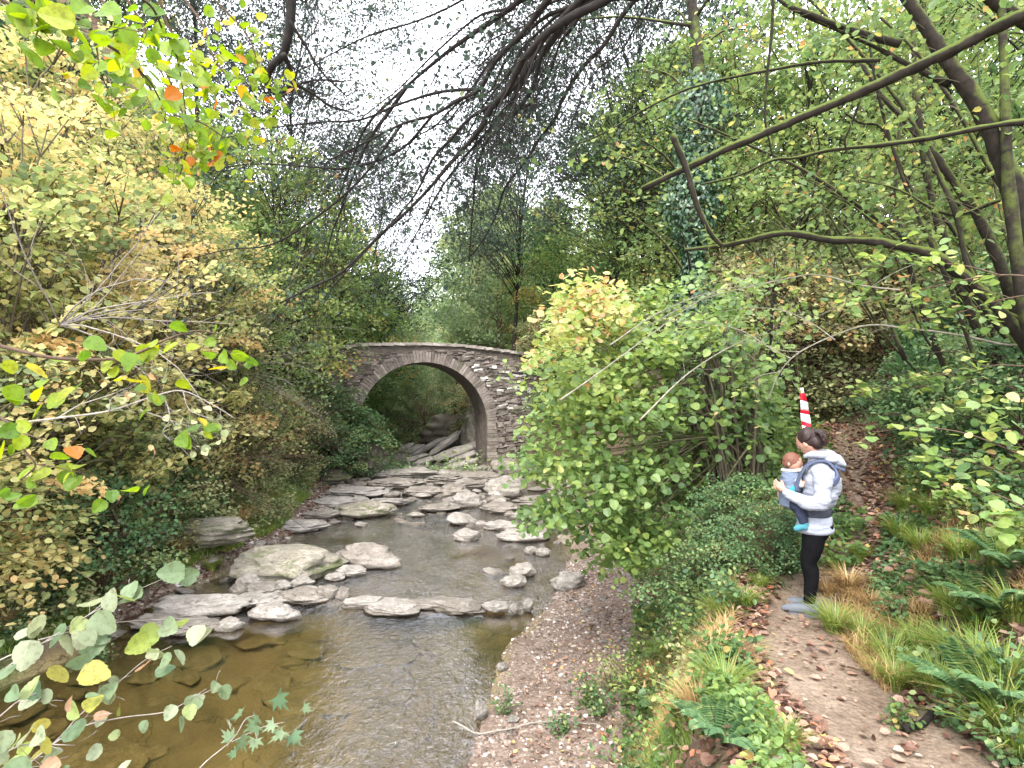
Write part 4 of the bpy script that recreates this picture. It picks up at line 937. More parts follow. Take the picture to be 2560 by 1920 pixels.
for i, c in enumerate(pts3):
    if i % 2 == 0:
        b = np.array([rgb.normal()*.25, rgb.normal()*.25, 0.]); m1 = b+np.array([c[0]*.15, c[1]*.3, max(c[2], .8)*.75+.25]); m2 = b*.2+c*.62+np.array([0, 0, .35])
        pa = catmull([b, m1, m2, c], 4); T.add(pa, np.linspace(.022, .005, len(pa)), 5); 
    for k in range(2): T.add([c*.9+[0, 0, .03], c+rgb.normal(size=3)*[.3, .3, .15]], [.005, .002], 3)
T.build('stems', M['barkmid'], root)
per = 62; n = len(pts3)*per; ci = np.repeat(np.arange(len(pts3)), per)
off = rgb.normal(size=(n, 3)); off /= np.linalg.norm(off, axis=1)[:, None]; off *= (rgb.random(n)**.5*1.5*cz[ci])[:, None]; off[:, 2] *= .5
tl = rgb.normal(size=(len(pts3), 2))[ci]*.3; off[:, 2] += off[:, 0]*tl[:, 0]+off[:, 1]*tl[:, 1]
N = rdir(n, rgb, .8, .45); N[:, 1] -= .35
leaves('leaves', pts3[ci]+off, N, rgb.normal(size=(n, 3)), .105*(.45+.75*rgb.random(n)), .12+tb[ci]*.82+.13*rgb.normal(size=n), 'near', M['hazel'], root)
# ---------------------------------------------------------------- near branches with leaves (left)
rgn = np.random.default_rng(91)
def leafy(name, root_px, Y, stems, leafsize, m, label, n_leaf, barkm='twig', shape='fine', tb=.4, tv=.25, cat='branch', jit=.05, per_twig=True, up=.5, tw_n=5, tw_l=.25, face=.5, extra=None, group=None):
    b = P(*root_px, Y); root = empty(name, tuple(b), 0, label, cat, group); T = Tubes(); ends = []
    for pts, r, dY in stems:
        pa = catmull(path_px(pts, Y+dY[0], Y+dY[1])-b, 5); T.add(pa, np.linspace(r, r*.4, len(pa)), 6, rough=.08)
        twigs(T, pa, r*.6, rgn, tw_n, tw_l, 1, .3, .2, .8, ends, 4); ends.append(pa[len(pa)//3:])
    T.build('stem', M[barkm], root)
    k = max(1, n_leaf//len(ends)); C = []; A = []
    for p in ends:
        for q in range(k):
            C.append(interp_path(p, .15+.85*rgn.random())+rgn.normal(size=3)*jit); A.append(rgn.normal(size=3)*.6+np.array([.1, 0, -.55]))
    n = len(C)
    if extra is not None:
        for (u, v, dy) in extra: C.append(P(u, v, Y+dy)-b); A.append(rgn.normal(size=3)*.6+np.array([.1, 0, -.4]))
        n = len(C)
    N = rgn.normal(size=(n, 3))*.45+np.array([0, -face, up])
    leaves('leaves', np.array(C), N, np.array(A), leafsize*(.65+.5*rgn.random(n)), tb+tv*rgn.normal(size=n), shape, M[m], root)
    return root
leafy('leafy_branch', (-30, -30), 1.5, [([(-40, -30), (30, 0), (80, 20), (100, 40), (128, 58), (135, 66), (150, 82), (160, 100)], .007, (0, .8)), ([(60, -30), (120, -10), (150, 5), (163, 30), (175, 50), (182, 85), (186, 116)], .006, (.3, 1.2)), ([(-30, -20), (20, 10), (60, 28)], .006, (0, .1))],
      .07, 'lime', 'nearest lime green leafy branch hanging from the top left corner', 105, tb=.42, tw_l=.2, jit=.03)
leafy('leafy_branch', (60, -40), 2.7, [([(60, -40), (110, 10), (130, 50), (145, 80), (170, 112), (200, 122), (225, 138)], .009, (0, .6)), ([(100, -40), (140, 20), (160, 60), (178, 100), (188, 140), (180, 175)], .008, (.1, .6)), ([(150, -40), (170, 30), (200, 60), (215, 90), (260, 118)], .007, (.2, .8)), ([(80, 0), (95, 40), (100, 70), (110, 95)], .006, (0, .3))],
      .072, 'lime', 'lime and orange leafy branch hanging below the nearest one at the upper left', 230, tb=.5, tv=.27, tw_l=.38, tw_n=8, jit=.05)
leafy('leafy_branch', (150, -40), 3.6, [([(150, -40), (200, 20), (215, 60), (245, 95), (275, 110)], .009, (0, .3)), ([(180, -40), (215, 0), (250, 40), (262, 90)], .008, (0, .3)), ([(140, 20), (165, 80), (190, 125), (215, 150)], .008, (0, .3))],
      .072, 'lime', 'farthest lime leafy branch against the sky at the upper left', 170, tb=.55, tv=.27, tw_l=.45, tw_n=8, jit=.06)
leafy('leafy_branch', (-60, 335), 1.9, [([(-60, 336), (0, 346), (54, 358), (112, 359), (140, 352), (165, 340), (194, 331), (218, 334)], .0085, (0, .5)), ([(112, 359), (130, 368), (142, 382), (146, 392)], .004, (.2, .4)), ([(194, 331), (225, 350), (246, 368)], .003, (.5, .6))],
      .068, 'lime', 'dark twig with lime and orange leaves crossing the left edge at mid height', 26, tb=.42, tw_n=5, tw_l=.16, jit=.02, extra=[(85, 340, .1), (85, 350, .1), (64, 395, .2), (80, 385, .2), (45, 380, .1), (40, 388, .1), (25, 365, 0), (8, 360, 0), (8, 385, 0), (10, 400, 0), (42, 405, .1), (112, 378, .2), (126, 378, .2), (75, 388, .1), (105, 372, .2), (141, 365, .3), (136, 355, .3), (155, 346, .3), (178, 344, .3), (198, 345, .4), (207, 352, .4), (222, 352, .4), (235, 354, .4), (228, 368, .4), (176, 382, .4), (154, 392, .3), (116, 350, .2), (190, 420, .4), (200, 418, .4), (196, 430, .5), (212, 424, .5), (218, 424, .5), (205, 430, .5), (180, 434, .4), (186, 438, .4)])
leafy('leafy_branch', (-50, 400), 2.2, [([(-50, 395), (6, 421), (20, 445), (35, 464), (28, 474), (20, 480)], .006, (0, .1)), ([(35, 464), (60, 468), (85, 474)], .003, (.1, .1)), ([(20, 432), (50, 442), (75, 450)], .003, (.1, .1))],
      .07, 'lime', 'twig with lime leaves at the left edge below the crossing twig', 16, tb=.5, tw_n=2, tw_l=.14, jit=.02, extra=[(20, 428, 0), (25, 435, 0), (30, 430, 0), (5, 442, 0), (85, 450, .1), (70, 463, .1), (80, 465, .1), (65, 470, .1), (18, 480, 0), (10, 490, 0), (65, 490, .1), (38, 500, .1), (112, 490, .1), (105, 500, .1), (150, 485, .1), (18, 505, 0), (126, 490, .1), (5, 500, 0)])
r_ = leafy('dead_twig', (-40, 440), 3.4, [([(-40, 440), (10, 425), (58, 418), (109, 411), (155, 396), (183, 391), (213, 405), (236, 419)], .008, (0, .3)), ([(155, 396), (165, 400), (170, 419), (163, 432), (171, 441)], .006, (.2, .3)), ([(58, 418), (80, 405), (110, 395), (126, 388)], .005, (.1, .1)), ([(109, 411), (112, 398), (124, 395)], .005, (.1, .1)), ([(183, 391), (190, 410), (215, 420)], .004, (.3, .3)), ([(140, 410), (170, 420), (200, 430)], .004, (.2, .3))],
      .05, 'olive', 'greyish white dead twig forking over the left bank', 10, 'twigpale', tw_n=7, tw_l=.35, tb=.5, jit=.02)
# lower left corner sprays
leafy('bramble_spray', (-40, 700), 1.75, [([(-60, 720), (10, 665), (38, 646), (80, 620), (120, 598), (165, 578)], .0028, (0, .3)), ([(-40, 690), (0, 660), (50, 640), (95, 610), (112, 592)], .0028, (0, .3)), ([(38, 640), (100, 625), (150, 620), (220, 618)], .0022, (.1, .4))],
      .082, 'pale', 'upper pale leaved spray over the pool in the lower left', 6, 'twigpale', 'fine', tb=.55, tw_n=2, tw_l=.1, jit=.01, extra=[(20, 655, 0), (72, 640, .1), (85, 630, .1), (110, 612, .2), (135, 602, .2), (178, 580, .3), (185, 572, .3), (160, 628, .3), (175, 630, .3), (200, 625, .3), (212, 628, .4), (98, 632, .2), (110, 642, .2), (15, 640, 0), (55, 665, .1), (70, 668, .1), (80, 672, .1), (28, 625, 0), (30, 640, 0)])
leafy('bramble_spray', (-20, 790), 1.7, [([(-20, 800), (20, 770), (55, 742), (80, 715), (110, 690), (145, 660), (172, 646)], .0026, (0, .3)), ([(20, 770), (75, 730), (120, 718), (165, 712), (190, 700), (215, 688)], .0026, (0, .3)), ([(75, 730), (95, 705), (108, 685)], .002, (.1, .2))],
      .058, 'pale', 'middle thin spray with lime and pale leaves over the pool in the lower left', 14, 'twigpale', 'fine', tb=.62, tv=.28, tw_n=3, tw_l=.1, jit=.015, extra=[(175, 650, .2), (172, 656, .2), (155, 675, .2), (140, 670, .2), (110, 683, .2), (85, 697, .1), (70, 705, .1), (45, 718, 0), (120, 705, .2), (190, 705, .3), (200, 698, .3), (212, 690, .3), (222, 686, .3), (175, 705, .2), (145, 720, .2), (120, 735, .2), (185, 720, .3)])
leafy('bramble_spray', (190, 800), 1.8, [([(185, 800), (200, 768), (232, 740), (245, 720), (255, 715)], .0028, (0, .1)), ([(232, 742), (260, 728), (285, 722)], .002, (.1, .1))],
      .08, 'pale', 'right hand spray with drooping lobed leaves at the bottom of the pool', 6, 'twigpale', 'lobe', tb=.35, tw_n=2, tw_l=.08, jit=.01, extra=[(235, 742, 0), (240, 752, 0), (262, 722, 0), (278, 720, 0), (288, 728, 0), (268, 735, 0), (250, 712, 0), (300, 705, .1), (272, 692, .1)])
leafy('bramble_spray', (-30, 760), 1.45, [([(-40, 790), (10, 750), (40, 745), (75, 745)], .003, (0, .1)), ([(-40, 740), (-5, 720), (20, 700), (45, 690)], .003, (0, .1)), ([(-30, 800), (20, 770), (60, 765)], .003, (0, .1))],
      .062, 'pale', 'nearest mass of blurred pale leaves in the bottom left corner', 26, 'twigpale', 'fine', tb=.6, tv=.3, tw_n=4, tw_l=.12, jit=.03, extra=[(5, 730, 0), (10, 690, 0), (15, 745, 0), (40, 748, 0), (60, 760, 0), (5, 765, 0), (70, 765, 0), (35, 735, 0), (25, 700, 0), (130, 760, .1), (0, 640, 0), (0, 680, 0)])
for rp, Y, stm, n_, lab, ex in [
   ((1070, 470), 3.3, [([(1070, 480), (1010, 450), (960, 432), (915, 428), (875, 432)], .006, (0, .5)), ([(1070, 500), (1020, 478), (970, 462), (930, 455)], .005, (0, .4)), ([(1070, 470), (1030, 440), (1000, 425)], .005, (0, .2))], 130, 'broad leaved yellow green branch reaching in from the right edge above the bank', []),
   ((1070, 520), 2.9, [([(1070, 540), (1020, 505), (980, 490), (940, 485)], .005, (0, .4)), ([(1070, 560), (1030, 530), (990, 520)], .005, (0, .3))], 100, 'lower broad leaved green branch reaching in from the right edge', []),
   ((1060, 270), 4.0, [([(1060, 280), (1000, 275), (940, 285), (880, 300), (830, 310)], .007, (0, .6)), ([(1060, 290), (1000, 300), (950, 315), (900, 322)], .006, (0, .5)), ([(1000, 275), (960, 265), (900, 262), (860, 270)], .005, (0, .5))], 190, 'bright green leafy branch hanging over the upper path from the right', []),
   ((1060, 360), 4.6, [([(1060, 370), (1000, 365), (950, 372), (900, 385), (860, 392)], .006, (0, .8)), ([(1060, 390), (1010, 395), (960, 405), (920, 410)], .005, (0, .6))], 170, 'leafy green branch above the bluish shrub at the right edge', [])]:
    leafy('leafy_branch', rp, Y, stm, .075, 'hazel', lab, n_, shape='near', tb=.5, tv=.22, tw_n=7, tw_l=.3, jit=.04, up=1.0, face=.2, extra=ex or None)
# sprigs by the lower bank and the right
def weed(u, v, Y, n, h, m, label, name='leafy_weed', size=.05, cat='plant', group='weeds along the banks', lm=None):
    group = 'weeds '+label.split('growing ')[-1]+' '+m
    x = (u-512)/F*Y; g0 = gz(x, Y); root = empty(name, (x, Y, g0), 0, label, cat, group); T = Tubes(); ends = []
    for i in range(n):
        d = np.array([rgn.normal()*.45, rgn.normal()*.45, 1.0]); d /= np.linalg.norm(d); L = h*(.5+.7*rgn.random()); e = d*L; pa = catmull([(rgn.normal()*.04, rgn.normal()*.04, -.02), e*.5, e+np.array([d[0]*.2, d[1]*.2, -.06])*L], 4)
        T.add(pa, [.004, .0015], 4); ends.append(pa)
    T.build('stem', M['twig'], root); along_leaves('leaves', ends, rgn, 14, size, M[m], 'hex', root, tb=.55, tv=.25, jit=.035, hang=.1); return root
W = [(505, 655, 7.0, 8, .35, 'fern'), (590, 650, 6.9, 16, .42, 'green'), (600, 640, 6.6, 14, .4, 'fern'), (560, 680, 6.4, 9, .25, 'fern'), (640, 690, 5.2, 18, .5, 'green'), (655, 730, 4.4, 20, .42, 'hazel'), (690, 700, 4.6, 18, .42, 'olive'), (715, 730, 3.9, 18, .32, 'green'), (640, 760, 4.2, 16, .4, 'fern'), (685, 765, 3.6, 16, .36, 'hazel'),
     (730, 625, 5.0, 16, .34, 'fern'), (700, 640, 5.4, 18, .45, 'green'), (665, 640, 6.0, 18, .6, 'hazel'), (640, 610, 6.7, 20, .8, 'hazel'), (610, 620, 7.2, 16, .6, 'olive'), (740, 560, 5.9, 18, .4, 'fern'), (720, 580, 5.6, 18, .5, 'fern'), (690, 600, 5.9, 18, .6, 'hazel'), (740, 690, 3.8, 12, .2, 'fern'),
     (900, 600, 4.5, 12, .22, 'fern'), (930, 640, 3.7, 14, .25, 'fern'), (960, 690, 3.1, 14, .25, 'fern'), (985, 600, 3.9, 14, .3, 'green'), (1005, 650, 3.2, 16, .35, 'fern'), (940, 570, 4.6, 14, .3, 'fern'), (1000, 540, 4.4, 16, .4, 'hazel'), (960, 500, 5.2, 18, .45, 'hazel'), (1010, 470, 5.0, 18, .5, 'hazel'), (900, 690, 3.2, 8, .12, 'green'), (1010, 720, 2.8, 16, .3, 'fern'), (915, 470, 6.6, 16, .4, 'hazel'), (985, 440, 6.2, 20, .6, 'hazel'),
     (940, 450, 7, 20, .6, 'hazel'), (100, 640, 8.8, 16, .6, 'fern'), (60, 600, 9.6, 18, .7, 'green'), (25, 640, 8.6, 18, .6, 'fern'), (140, 590, 11.0, 18, .7, 'green'), (190, 570, 12.6, 18, .6, 'olive'), (240, 545, 14.5, 18, .7, 'olive'), (280, 520, 17.0, 18, .8, 'olive'), (90, 560, 11, 18, .8, 'hazel'), (30, 540, 10.5, 18, .8, 'hazel')]
names = {'fern': 'ferny green', 'green': 'mid green', 'hazel': 'yellow green', 'olive': 'dull olive'}
for i, (u, v, Y, n, h, m) in enumerate(W):
    side = 'on the left bank' if u < 420 else ('on the gravel below the right bank' if u < 600 else ('on the slope left of the path' if u < 750 else 'on the bank right of the path'))
    weed(u, v, Y, n, h, m, '%s leafy weed growing %s' % (names[m], side), size=.05 if Y > 3.5 else .04)

# ---------------------------------------------------------------- grass, ferns, litter, ground cover
def grass_mesh(name, n, R_, h, m, seed, parent=None):
    r2 = np.random.default_rng(seed); a = r2.random(n)*6.28; r = R_*.35*np.sqrt(r2.random(n)); out = .35+.9*r2.random(n); hh = h*(.5+.6*r2.random(n))
    V = []; w = .0035+.003*r2.random(n); K = 5; t = np.linspace(0, 1, K)
    cx_, sy_ = np.cos(a), np.sin(a); bend = out*hh*.9
    X = (r+0)[:, None]*cx_[:, None]+bend[:, None]*cx_[:, None]*t**2; Y_ = r[:, None]*sy_[:, None]+bend[:, None]*sy_[:, None]*t**2; Z = hh[:, None]*(t-.35*out[:, None]*t**2.4)
    wd = w[:, None]*(1-t**1.5*.9); Lx, Ly = -sy_[:, None]*wd, cx_[:, None]*wd
    V = np.stack([np.stack([X-Lx, Y_-Ly, Z], -1), np.stack([X+Lx, Y_+Ly, Z], -1)], 2).reshape(-1, 3)
    i = (np.arange(n)[:, None]*K*2+np.arange(K-1)[None]*2).ravel(); Q = np.stack([i, i+1, i+3, i+2], 1)
    return mesh_np(name, V, quads=Q, attrs={'t': np.repeat(np.clip(.5+.25*r2.normal(size=n), 0, 1), K*2)})
gm = [grass_mesh('grass_tuft', 260, .22, .30, 'grass', s) for s in (1, 2, 3)]
for g in gm: g.materials.append(M['grass'])
gd = [g.copy() for g in gm]
for g in gd: g.materials.clear(); g.materials.append(M['dry'])
GT = [(835, 632, 1, 'g'), (862, 640, .8, 'g'), (890, 668, 1, 'g'), (915, 655, .9, 'g'), (945, 665, 1.1, 'g'), (895, 690, .8, 'g'), (940, 700, 1.0, 'g'), (975, 680, 1.2, 'g'), (1005, 690, 1.2, 'g'), (1015, 620, 1.1, 'g'), (980, 640, 1, 'g'), (870, 610, .7, 'd'), (848, 590, .9, 'd'), (828, 600, .7, 'd'), (838, 575, .6, 'g'), (860, 560, .7, 'g'),
      (900, 540, 1.0, 'g'), (905, 515, 1.1, 'g'), (915, 490, 1.1, 'g'), (930, 520, 1, 'g'), (920, 550, .9, 'g'), (960, 560, 1, 'g'), (1000, 570, 1.1, 'g'), (785, 745, .55, 'g'), (735, 665, .8, 'd'), (725, 695, .9, 'g'), (700, 720, .9, 'd'), (745, 610, .8, 'g'), (720, 620, .9, 'g'), (690, 610, .9, 'g'), (670, 660, 1, 'g'), (655, 690, 1, 'd'), (760, 590, .6, 'g'),
      (1000, 740, 1.1, 'g'), (1020, 760, 1.1, 'g'), (950, 620, .9, 'g'), (60, 590, 1.9, 'g'), (75, 600, 1.6, 'g'), (100, 585, 1.6, 'd'), (140, 580, 1.8, 'g'), (180, 560, 2, 'd'), (200, 545, 2, 'g'), (30, 610, 1.8, 'g'), (240, 530, 2.2, 'd'), (120, 600, 1.5, 'd'), (10, 630, 1.6, 'd'), (212, 575, 1.3, 'g')]
def ray_ground(u, v):
    Y = 1.5
    while Y < 60:
        p = P(u, v, Y)
        if gz(p[0], Y) > p[2]: return p[0], Y
        Y *= 1.02
    return P(u, v, 20)[0], 20
for i, (u, v, s, k) in enumerate(GT):
    x, y = ray_ground(u, v); me = (gm if k == 'g' else gd)[i % 3]; o = bpy.data.objects.new('grass_tuft', me); COL.objects.link(o); o.location = (x, y, gz(x, y)-.01); o.scale = (s, s, s); o.rotation_euler = (0, 0, i*1.7)
    tag(o, ('green' if k == 'g' else 'dry straw coloured')+' arching grass tuft '+('on the left bank' if u < 400 else 'between the gravel and the path' if u < 770 else 'right of the path'), 'grass tuft', ('green' if k == 'g' else 'dry')+' grass tufts '+('left bank' if u < 400 else 'below the path' if u < 770 else 'right of the path'))
# loose grass as ground cover
def scatter(n, f, seed): 
    r2 = np.random.default_rng(seed); x, y = f(r2, n); return r2, x, y, ground(x, y)
def grass_field(name, n, f, seed, h, m, label):
    r2, x, y, z = scatter(n, f, seed); K = 4; t = np.linspace(0, 1, K); a = r2.random(n)*6.28; hh = h*(.4+.8*r2.random(n)); bend = hh*(.2+.8*r2.random(n)); w = .003+.0025*r2.random(n)
    c, s_ = np.cos(a), np.sin(a); X = x[:, None]+bend[:, None]*c[:, None]*t**2; Y_ = y[:, None]+bend[:, None]*s_[:, None]*t**2; Z = z[:, None]-.01+hh[:, None]*(t-.3*t**2.5)
    wd = (w*np.maximum(1, y/5))[:, None]*(1-t**1.5*.9); Lx, Ly = -s_[:, None]*wd, c[:, None]*wd
    V = np.stack([np.stack([X-Lx, Y_-Ly, Z], -1), np.stack([X+Lx, Y_+Ly, Z], -1)], 2).reshape(-1, 3); i = (np.arange(n)[:, None]*K*2+np.arange(K-1)[None]*2).ravel()
    tt = .45+.3*n2(x, y, 1.1, 8, 2)+.15*r2.normal(size=n)
    tag(link(name, mesh_np(name, V, quads=np.stack([i, i+1, i+3, i+2], 1), attrs={'t': np.repeat(np.clip(tt, 0, 1), K*2)}), None, M[m]), label=label, cat='grass', kind='stuff')
def keep(r2, n, gen, ok):
    X = []; Y_ = []
    while sum(map(len, X)) < n:
        x, y = gen(r2, n); k = ok(x, y, r2); X.append(x[k]); Y_.append(y[k])
    return np.concatenate(X)[:n], np.concatenate(Y_)[:n]
gpatch = lambda x, y: n2(x, y, .8, 51, 3)
grass_field('grass', 10000, lambda r2, n: keep(r2, n, lambda r, k: (lambda yy: (px(yy)+.42+3.2*r.random(k), yy))(1.5+9*r.random(k)**1.3), lambda x, y, r: (gpatch(x, y) > .12) & ((y < 5.2) | (x > px(y)+.75))), 61, .16, 'grass', 'short grass on the bank right of the path')
grass_field('grass', 14000, lambda r2, n: keep(r2, n, lambda r, k: (lambda yy: (xt(yy)+(px(yy)-.75-xt(yy))*r.random(k), yy))(2.5+5*r.random(k)), lambda x, y, r: gpatch(x, y) > -.1), 62, .14, 'grass', 'short grass on the slope between gravel and path')
grass_field('grass', 30000, lambda r2, n: keep(r2, n, lambda r, k: (lambda yy: (xl(yy)-.45-2.8*r.random(k), yy))(7.5+13*r.random(k)), lambda x, y, r: gpatch(x, y) > -.25), 63, .28, 'grass', 'tangled grass on the left bank')
grass_field('dry_grass', 3500, lambda r2, n: keep(r2, n, lambda r, k: (lambda yy: (px(yy)+.3+1.2*r.random(k), yy))(3.6+2.6*r.random(k)), lambda x, y, r: gpatch(x*1.3, y+4) > .1), 64, .2, 'dry', 'dry straw coloured grass beside the person')
grass_field('dry_grass', 8000, lambda r2, n: keep(r2, n, lambda r, k: (lambda yy: (xt(yy)+(px(yy)-.6-xt(yy))*r.random(k), yy))(2.5+4.5*r.random(k)), lambda x, y, r: gpatch(x*1.3, y+9) > .15), 65, .2, 'dry', 'dry grass on the slope left of the path')
def litter(name, n, f, seed, size, m, label, lift=.012, j=.35, shape='hex', tb=.5, tv=.28):
    r2, x, y, z = scatter(n, f, seed)
    N = rdir(n, r2, 1, j); tag(leaves(name, np.stack([x, y, z+lift+.02*r2.random(n)], 1), N, r2.normal(size=(n, 3)), size*(.5+.7*r2.random(n)), tb+tv*r2.normal(size=n), shape, M[m]), label=label, cat='leaves', kind='stuff')
def near_path(r2, n):
    y = 1.6+9.5*r2.random(n)**1.15; side = np.where(r2.random(n) < .68, -1, 1); d = .34+np.abs(r2.normal(size=n))*.34; return px(y)+side*d, y
litter('leaf_litter', 8000, near_path, 71, .06, 'litter', 'brown and pink fallen leaves along both edges of the path')
litter('leaf_litter', 320, lambda r2, n: (lambda y: (px(y)+.2*r2.normal(size=n), y))(1.6+8*r2.random(n)), 72, .065, 'litter', 'scattered fallen leaves on the bare path')
litter('leaf_litter', 15000, lambda r2, n: (lambda y: (px(y)+.4+3.5*r2.random(n), y))(1.5+14*r2.random(n)), 73, .08, 'litter', 'fallen leaves on the right slope')
litter('leaf_litter', 3000, lambda r2, n: (lambda y: (px(y)+.6*r2.normal(size=n), y))(5.6+10*r2.random(n)), 74, .075, 'litter', 'reddish fallen leaves covering the upper path', tb=.42)
litter('leaf_litter', 1400, lambda r2, n: (lambda y: (xt(y)-1.6*r2.random(n)+.2, y))(4.5+8*r2.random(n)), 75, .05, 'litter', 'few fallen leaves on the gravel bank', tb=.6)
litter('leaf_litter', 4000, lambda r2, n: (lambda y: (xl(y)-.1-1.6*r2.random(n)**1.5, y))(9+20*r2.random(n)), 76, .09, 'litter', 'reddish fallen leaves along the left shore', tb=.25, tv=.18)
litter('leaf_litter', 2600, lambda r2, n: (lambda y: (xt(y)+(px(y)-.5-xt(y))*r2.random(n), y))(2.5+5*r2.random(n)), 77, .07, 'litter', 'fallen leaves on the slope left of the path')
litter('leaf_litter', 260, lambda r2, n: (lambda y: (px(y)+.28*r2.normal(size=n), y))(1.6+5*r2.random(n)), 78, .03, 'litter', 'small trodden leaf fragments on the path', lift=.002, j=.1)
# low ground cover on all slopes
def cover(name, n, f, seed, size, m, label, h=.3, tb=.5, tv=.2):
    r2, x, y, z = scatter(n, f, seed); g = n2(x, y, 1.0, 91, 3); hh = h*np.clip(.35+g, 0, 1.3)*r2.random(n)
    tag(leaves(name, np.stack([x, y, z+.02+hh], 1), rdir(n, r2, .9, .5), r2.normal(size=(n, 3)), size*(.5+.7*r2.random(n)), tb+tv*g+.15*r2.normal(size=n), 'hex', M[m]), label=label, cat='ground cover', kind='stuff')
cover('ground_cover', 60000, lambda r2, n: (lambda y: (xl(y)-.5-9*r2.random(n)**1.2, y))(7+22*r2.random(n)), 81, .10, 'olive', 'low leafy undergrowth on the left slope', .7)
cover('ground_cover', 34000, lambda r2, n: (lambda y: (xl(y)-.6-7*r2.random(n)**1.2, y))(7+22*r2.random(n)), 82, .10, 'fern', 'green undergrowth on the left slope', .6)
cover('ground_cover', 40000, lambda r2, n: (lambda y: (px(y)+.9+9*r2.random(n), y))(6+20*r2.random(n)), 83, .09, 'green', 'low leafy undergrowth on the right slope', .5)
cover('ground_cover', 8000, lambda r2, n: keep(r2, n, lambda r, k: (lambda y: (px(y)+.55+2.6*r.random(k), y))(2+5.5*r.random(k)), lambda x, y, r: n2(x, y, 1.2, 14, 2) > .05), 84, .05, 'fern', 'small green plants on the bank right of the path', .15)
cover('ground_cover', 26000, lambda r2, n: (lambda y: (xt(y)-.1+(xe(y)-xt(y)+1.2)*r2.random(n), y))(5.5+14*r2.random(n)), 85, .075, 'green', 'undergrowth on the slope under the large bush', .45)
cover('ground_cover', 9000, lambda r2, n: keep(r2, n, lambda r, k: (lambda y: (xt(y)+.1+(px(y)-.75-xt(y))*r.random(k), y))(2.4+4.5*r.random(k)), lambda x, y, r: n2(x, y, 1.4, 15, 2) > -.1), 86, .045, 'hazel', 'small weeds on the slope left of the path', .2, tb=.3)
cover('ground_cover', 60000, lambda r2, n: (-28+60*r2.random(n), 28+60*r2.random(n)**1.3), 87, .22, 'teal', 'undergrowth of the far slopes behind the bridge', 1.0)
cover('ground_cover', 5000, lambda r2, n: keep(r2, n, lambda r, k: (-9.5+4.2*r.random(k), 31+10*r.random(k)), lambda x, y, r: x > xr(y)+1.5), 88, .12, 'olive', 'plants on the cliff behind the arch', .5)

# ferns: individual fronds clumps on the right bank
def fern_mesh():
    r2 = np.random.default_rng(4); C = []; N = []; A = []; S = []
    for f in range(11):
        a = f/11*6.28+r2.random()*.4; L = .38*(.7+.5*r2.random()); d = np.array([math.cos(a), math.sin(a), 0]); sd_ = np.array([-math.sin(a), math.cos(a), 0])
        for k in range(22):
            t = (k+2)/24; c = d*L*t+np.array([0, 0, .28*math.sin(t*2.0)*(.8+.2*math.sin(f))]); w = .085*math.sin(math.pi*min(1, t*.9+.12))**.8
            for s_ in (-1, 1): C.append(c); A.append(sd_*s_+d*.45); N.append(np.array([0, 0, 1])+d*.3*(t*2-1)); S.append(w)
    return leaves('fronds', np.array(C), np.array(N), np.array(A), np.array(S), .45+.2*r2.normal(size=len(C)), 'dia', M['fern'])
fo = fern_mesh(); fme = fo.data; bpy.data.objects.remove(fo)
for i, (u, v, s, lab) in enumerate([(1000, 625, 1.1, 'fern at the right edge halfway up the bank'), (940, 590, .7, 'small dark fern on the right bank between grass tufts'), (985, 715, 1.0, 'fern above the stick in the lower right corner'), (1012, 580, 1.0, 'bright fern high at the right edge'), (720, 745, .7, 'small fern at the foot of the left weeds'), (660, 715, .8, 'fern on the slope above the gravel'), (60, 575, 2.0, 'large fern on the left bank'), (955, 475, 1.2, 'broad light green fern by the upper path'), (735, 545, .9, 'fern below the child carrier')]):
    x, y = ray_ground(u, v); root = empty('fern', (x, y, gz(x, y)), i*1.3, lab, 'fern', 'ferns of the wood'); root.scale = (s, s, s); o = bpy.data.objects.new('fronds', fme); COL.objects.link(o); o.parent = root
# iris tuft, sticks
def stick(pts, r, m, lab, z=0.0, name='stick'):
    P3 = []
    for u, v in pts:
        x, y = ray_ground(u, v); P3.append((x, y, max(gz(x, y), zw(y))+r*.8+z))
    P3 = np.array(P3); T = Tubes(); b = P3[0].copy(); pa = catmull(P3-b, 5); pa[:, 2] += .01*np.sin(np.arange(len(pa))*1.1); T.add(pa, np.linspace(r, r*.45, len(pa)), 7, rough=.15)
    twigs(T, pa, r*.5, rgn, 3, .16, 1, 0, .4, .6, None, 4)
    o = T.build(name, M[m], None); o.location = b; tag(o, lab, 'stick')
stick([(452, 743), (480, 738), (510, 733), (545, 730), (575, 732), (600, 735)], .013, 'twigpale', 'long crooked stick lying across the gravel bank', z=.035)
stick([(500, 714), (515, 713), (528, 716)], .007, 'barkpale', 'short thin stick on the gravel above the long one', z=.03)
stick([(454, 742), (460, 731), (465, 722)], .006, 'barkpale', 'small pale stick at the water end of the long one', z=.03)
stick([(905, 740), (925, 727), (945, 716), (965, 707), (978, 702)], .024, 'bark', 'thick dark root like stick across the lower right of the path', z=.01, name='fallen_branch')
stick([(930, 560), (910, 562), (890, 566), (870, 572)], .012, 'barkpale', 'thin pale branch lying beside the path behind the person', name='fallen_branch')
stick([(560, 770), (590, 762), (625, 764)], .008, 'barkmid', 'dark twig at the bottom edge of the gravel')
stick([(165, 565), (190, 545), (205, 530)], .05, 'bark', 'dark log leaning on the left bank', name='fallen_log')
stick([(560, 600), (600, 640), (650, 690)], .006, 'twigpale', 'thin pale dead stem on the slope', z=.2)

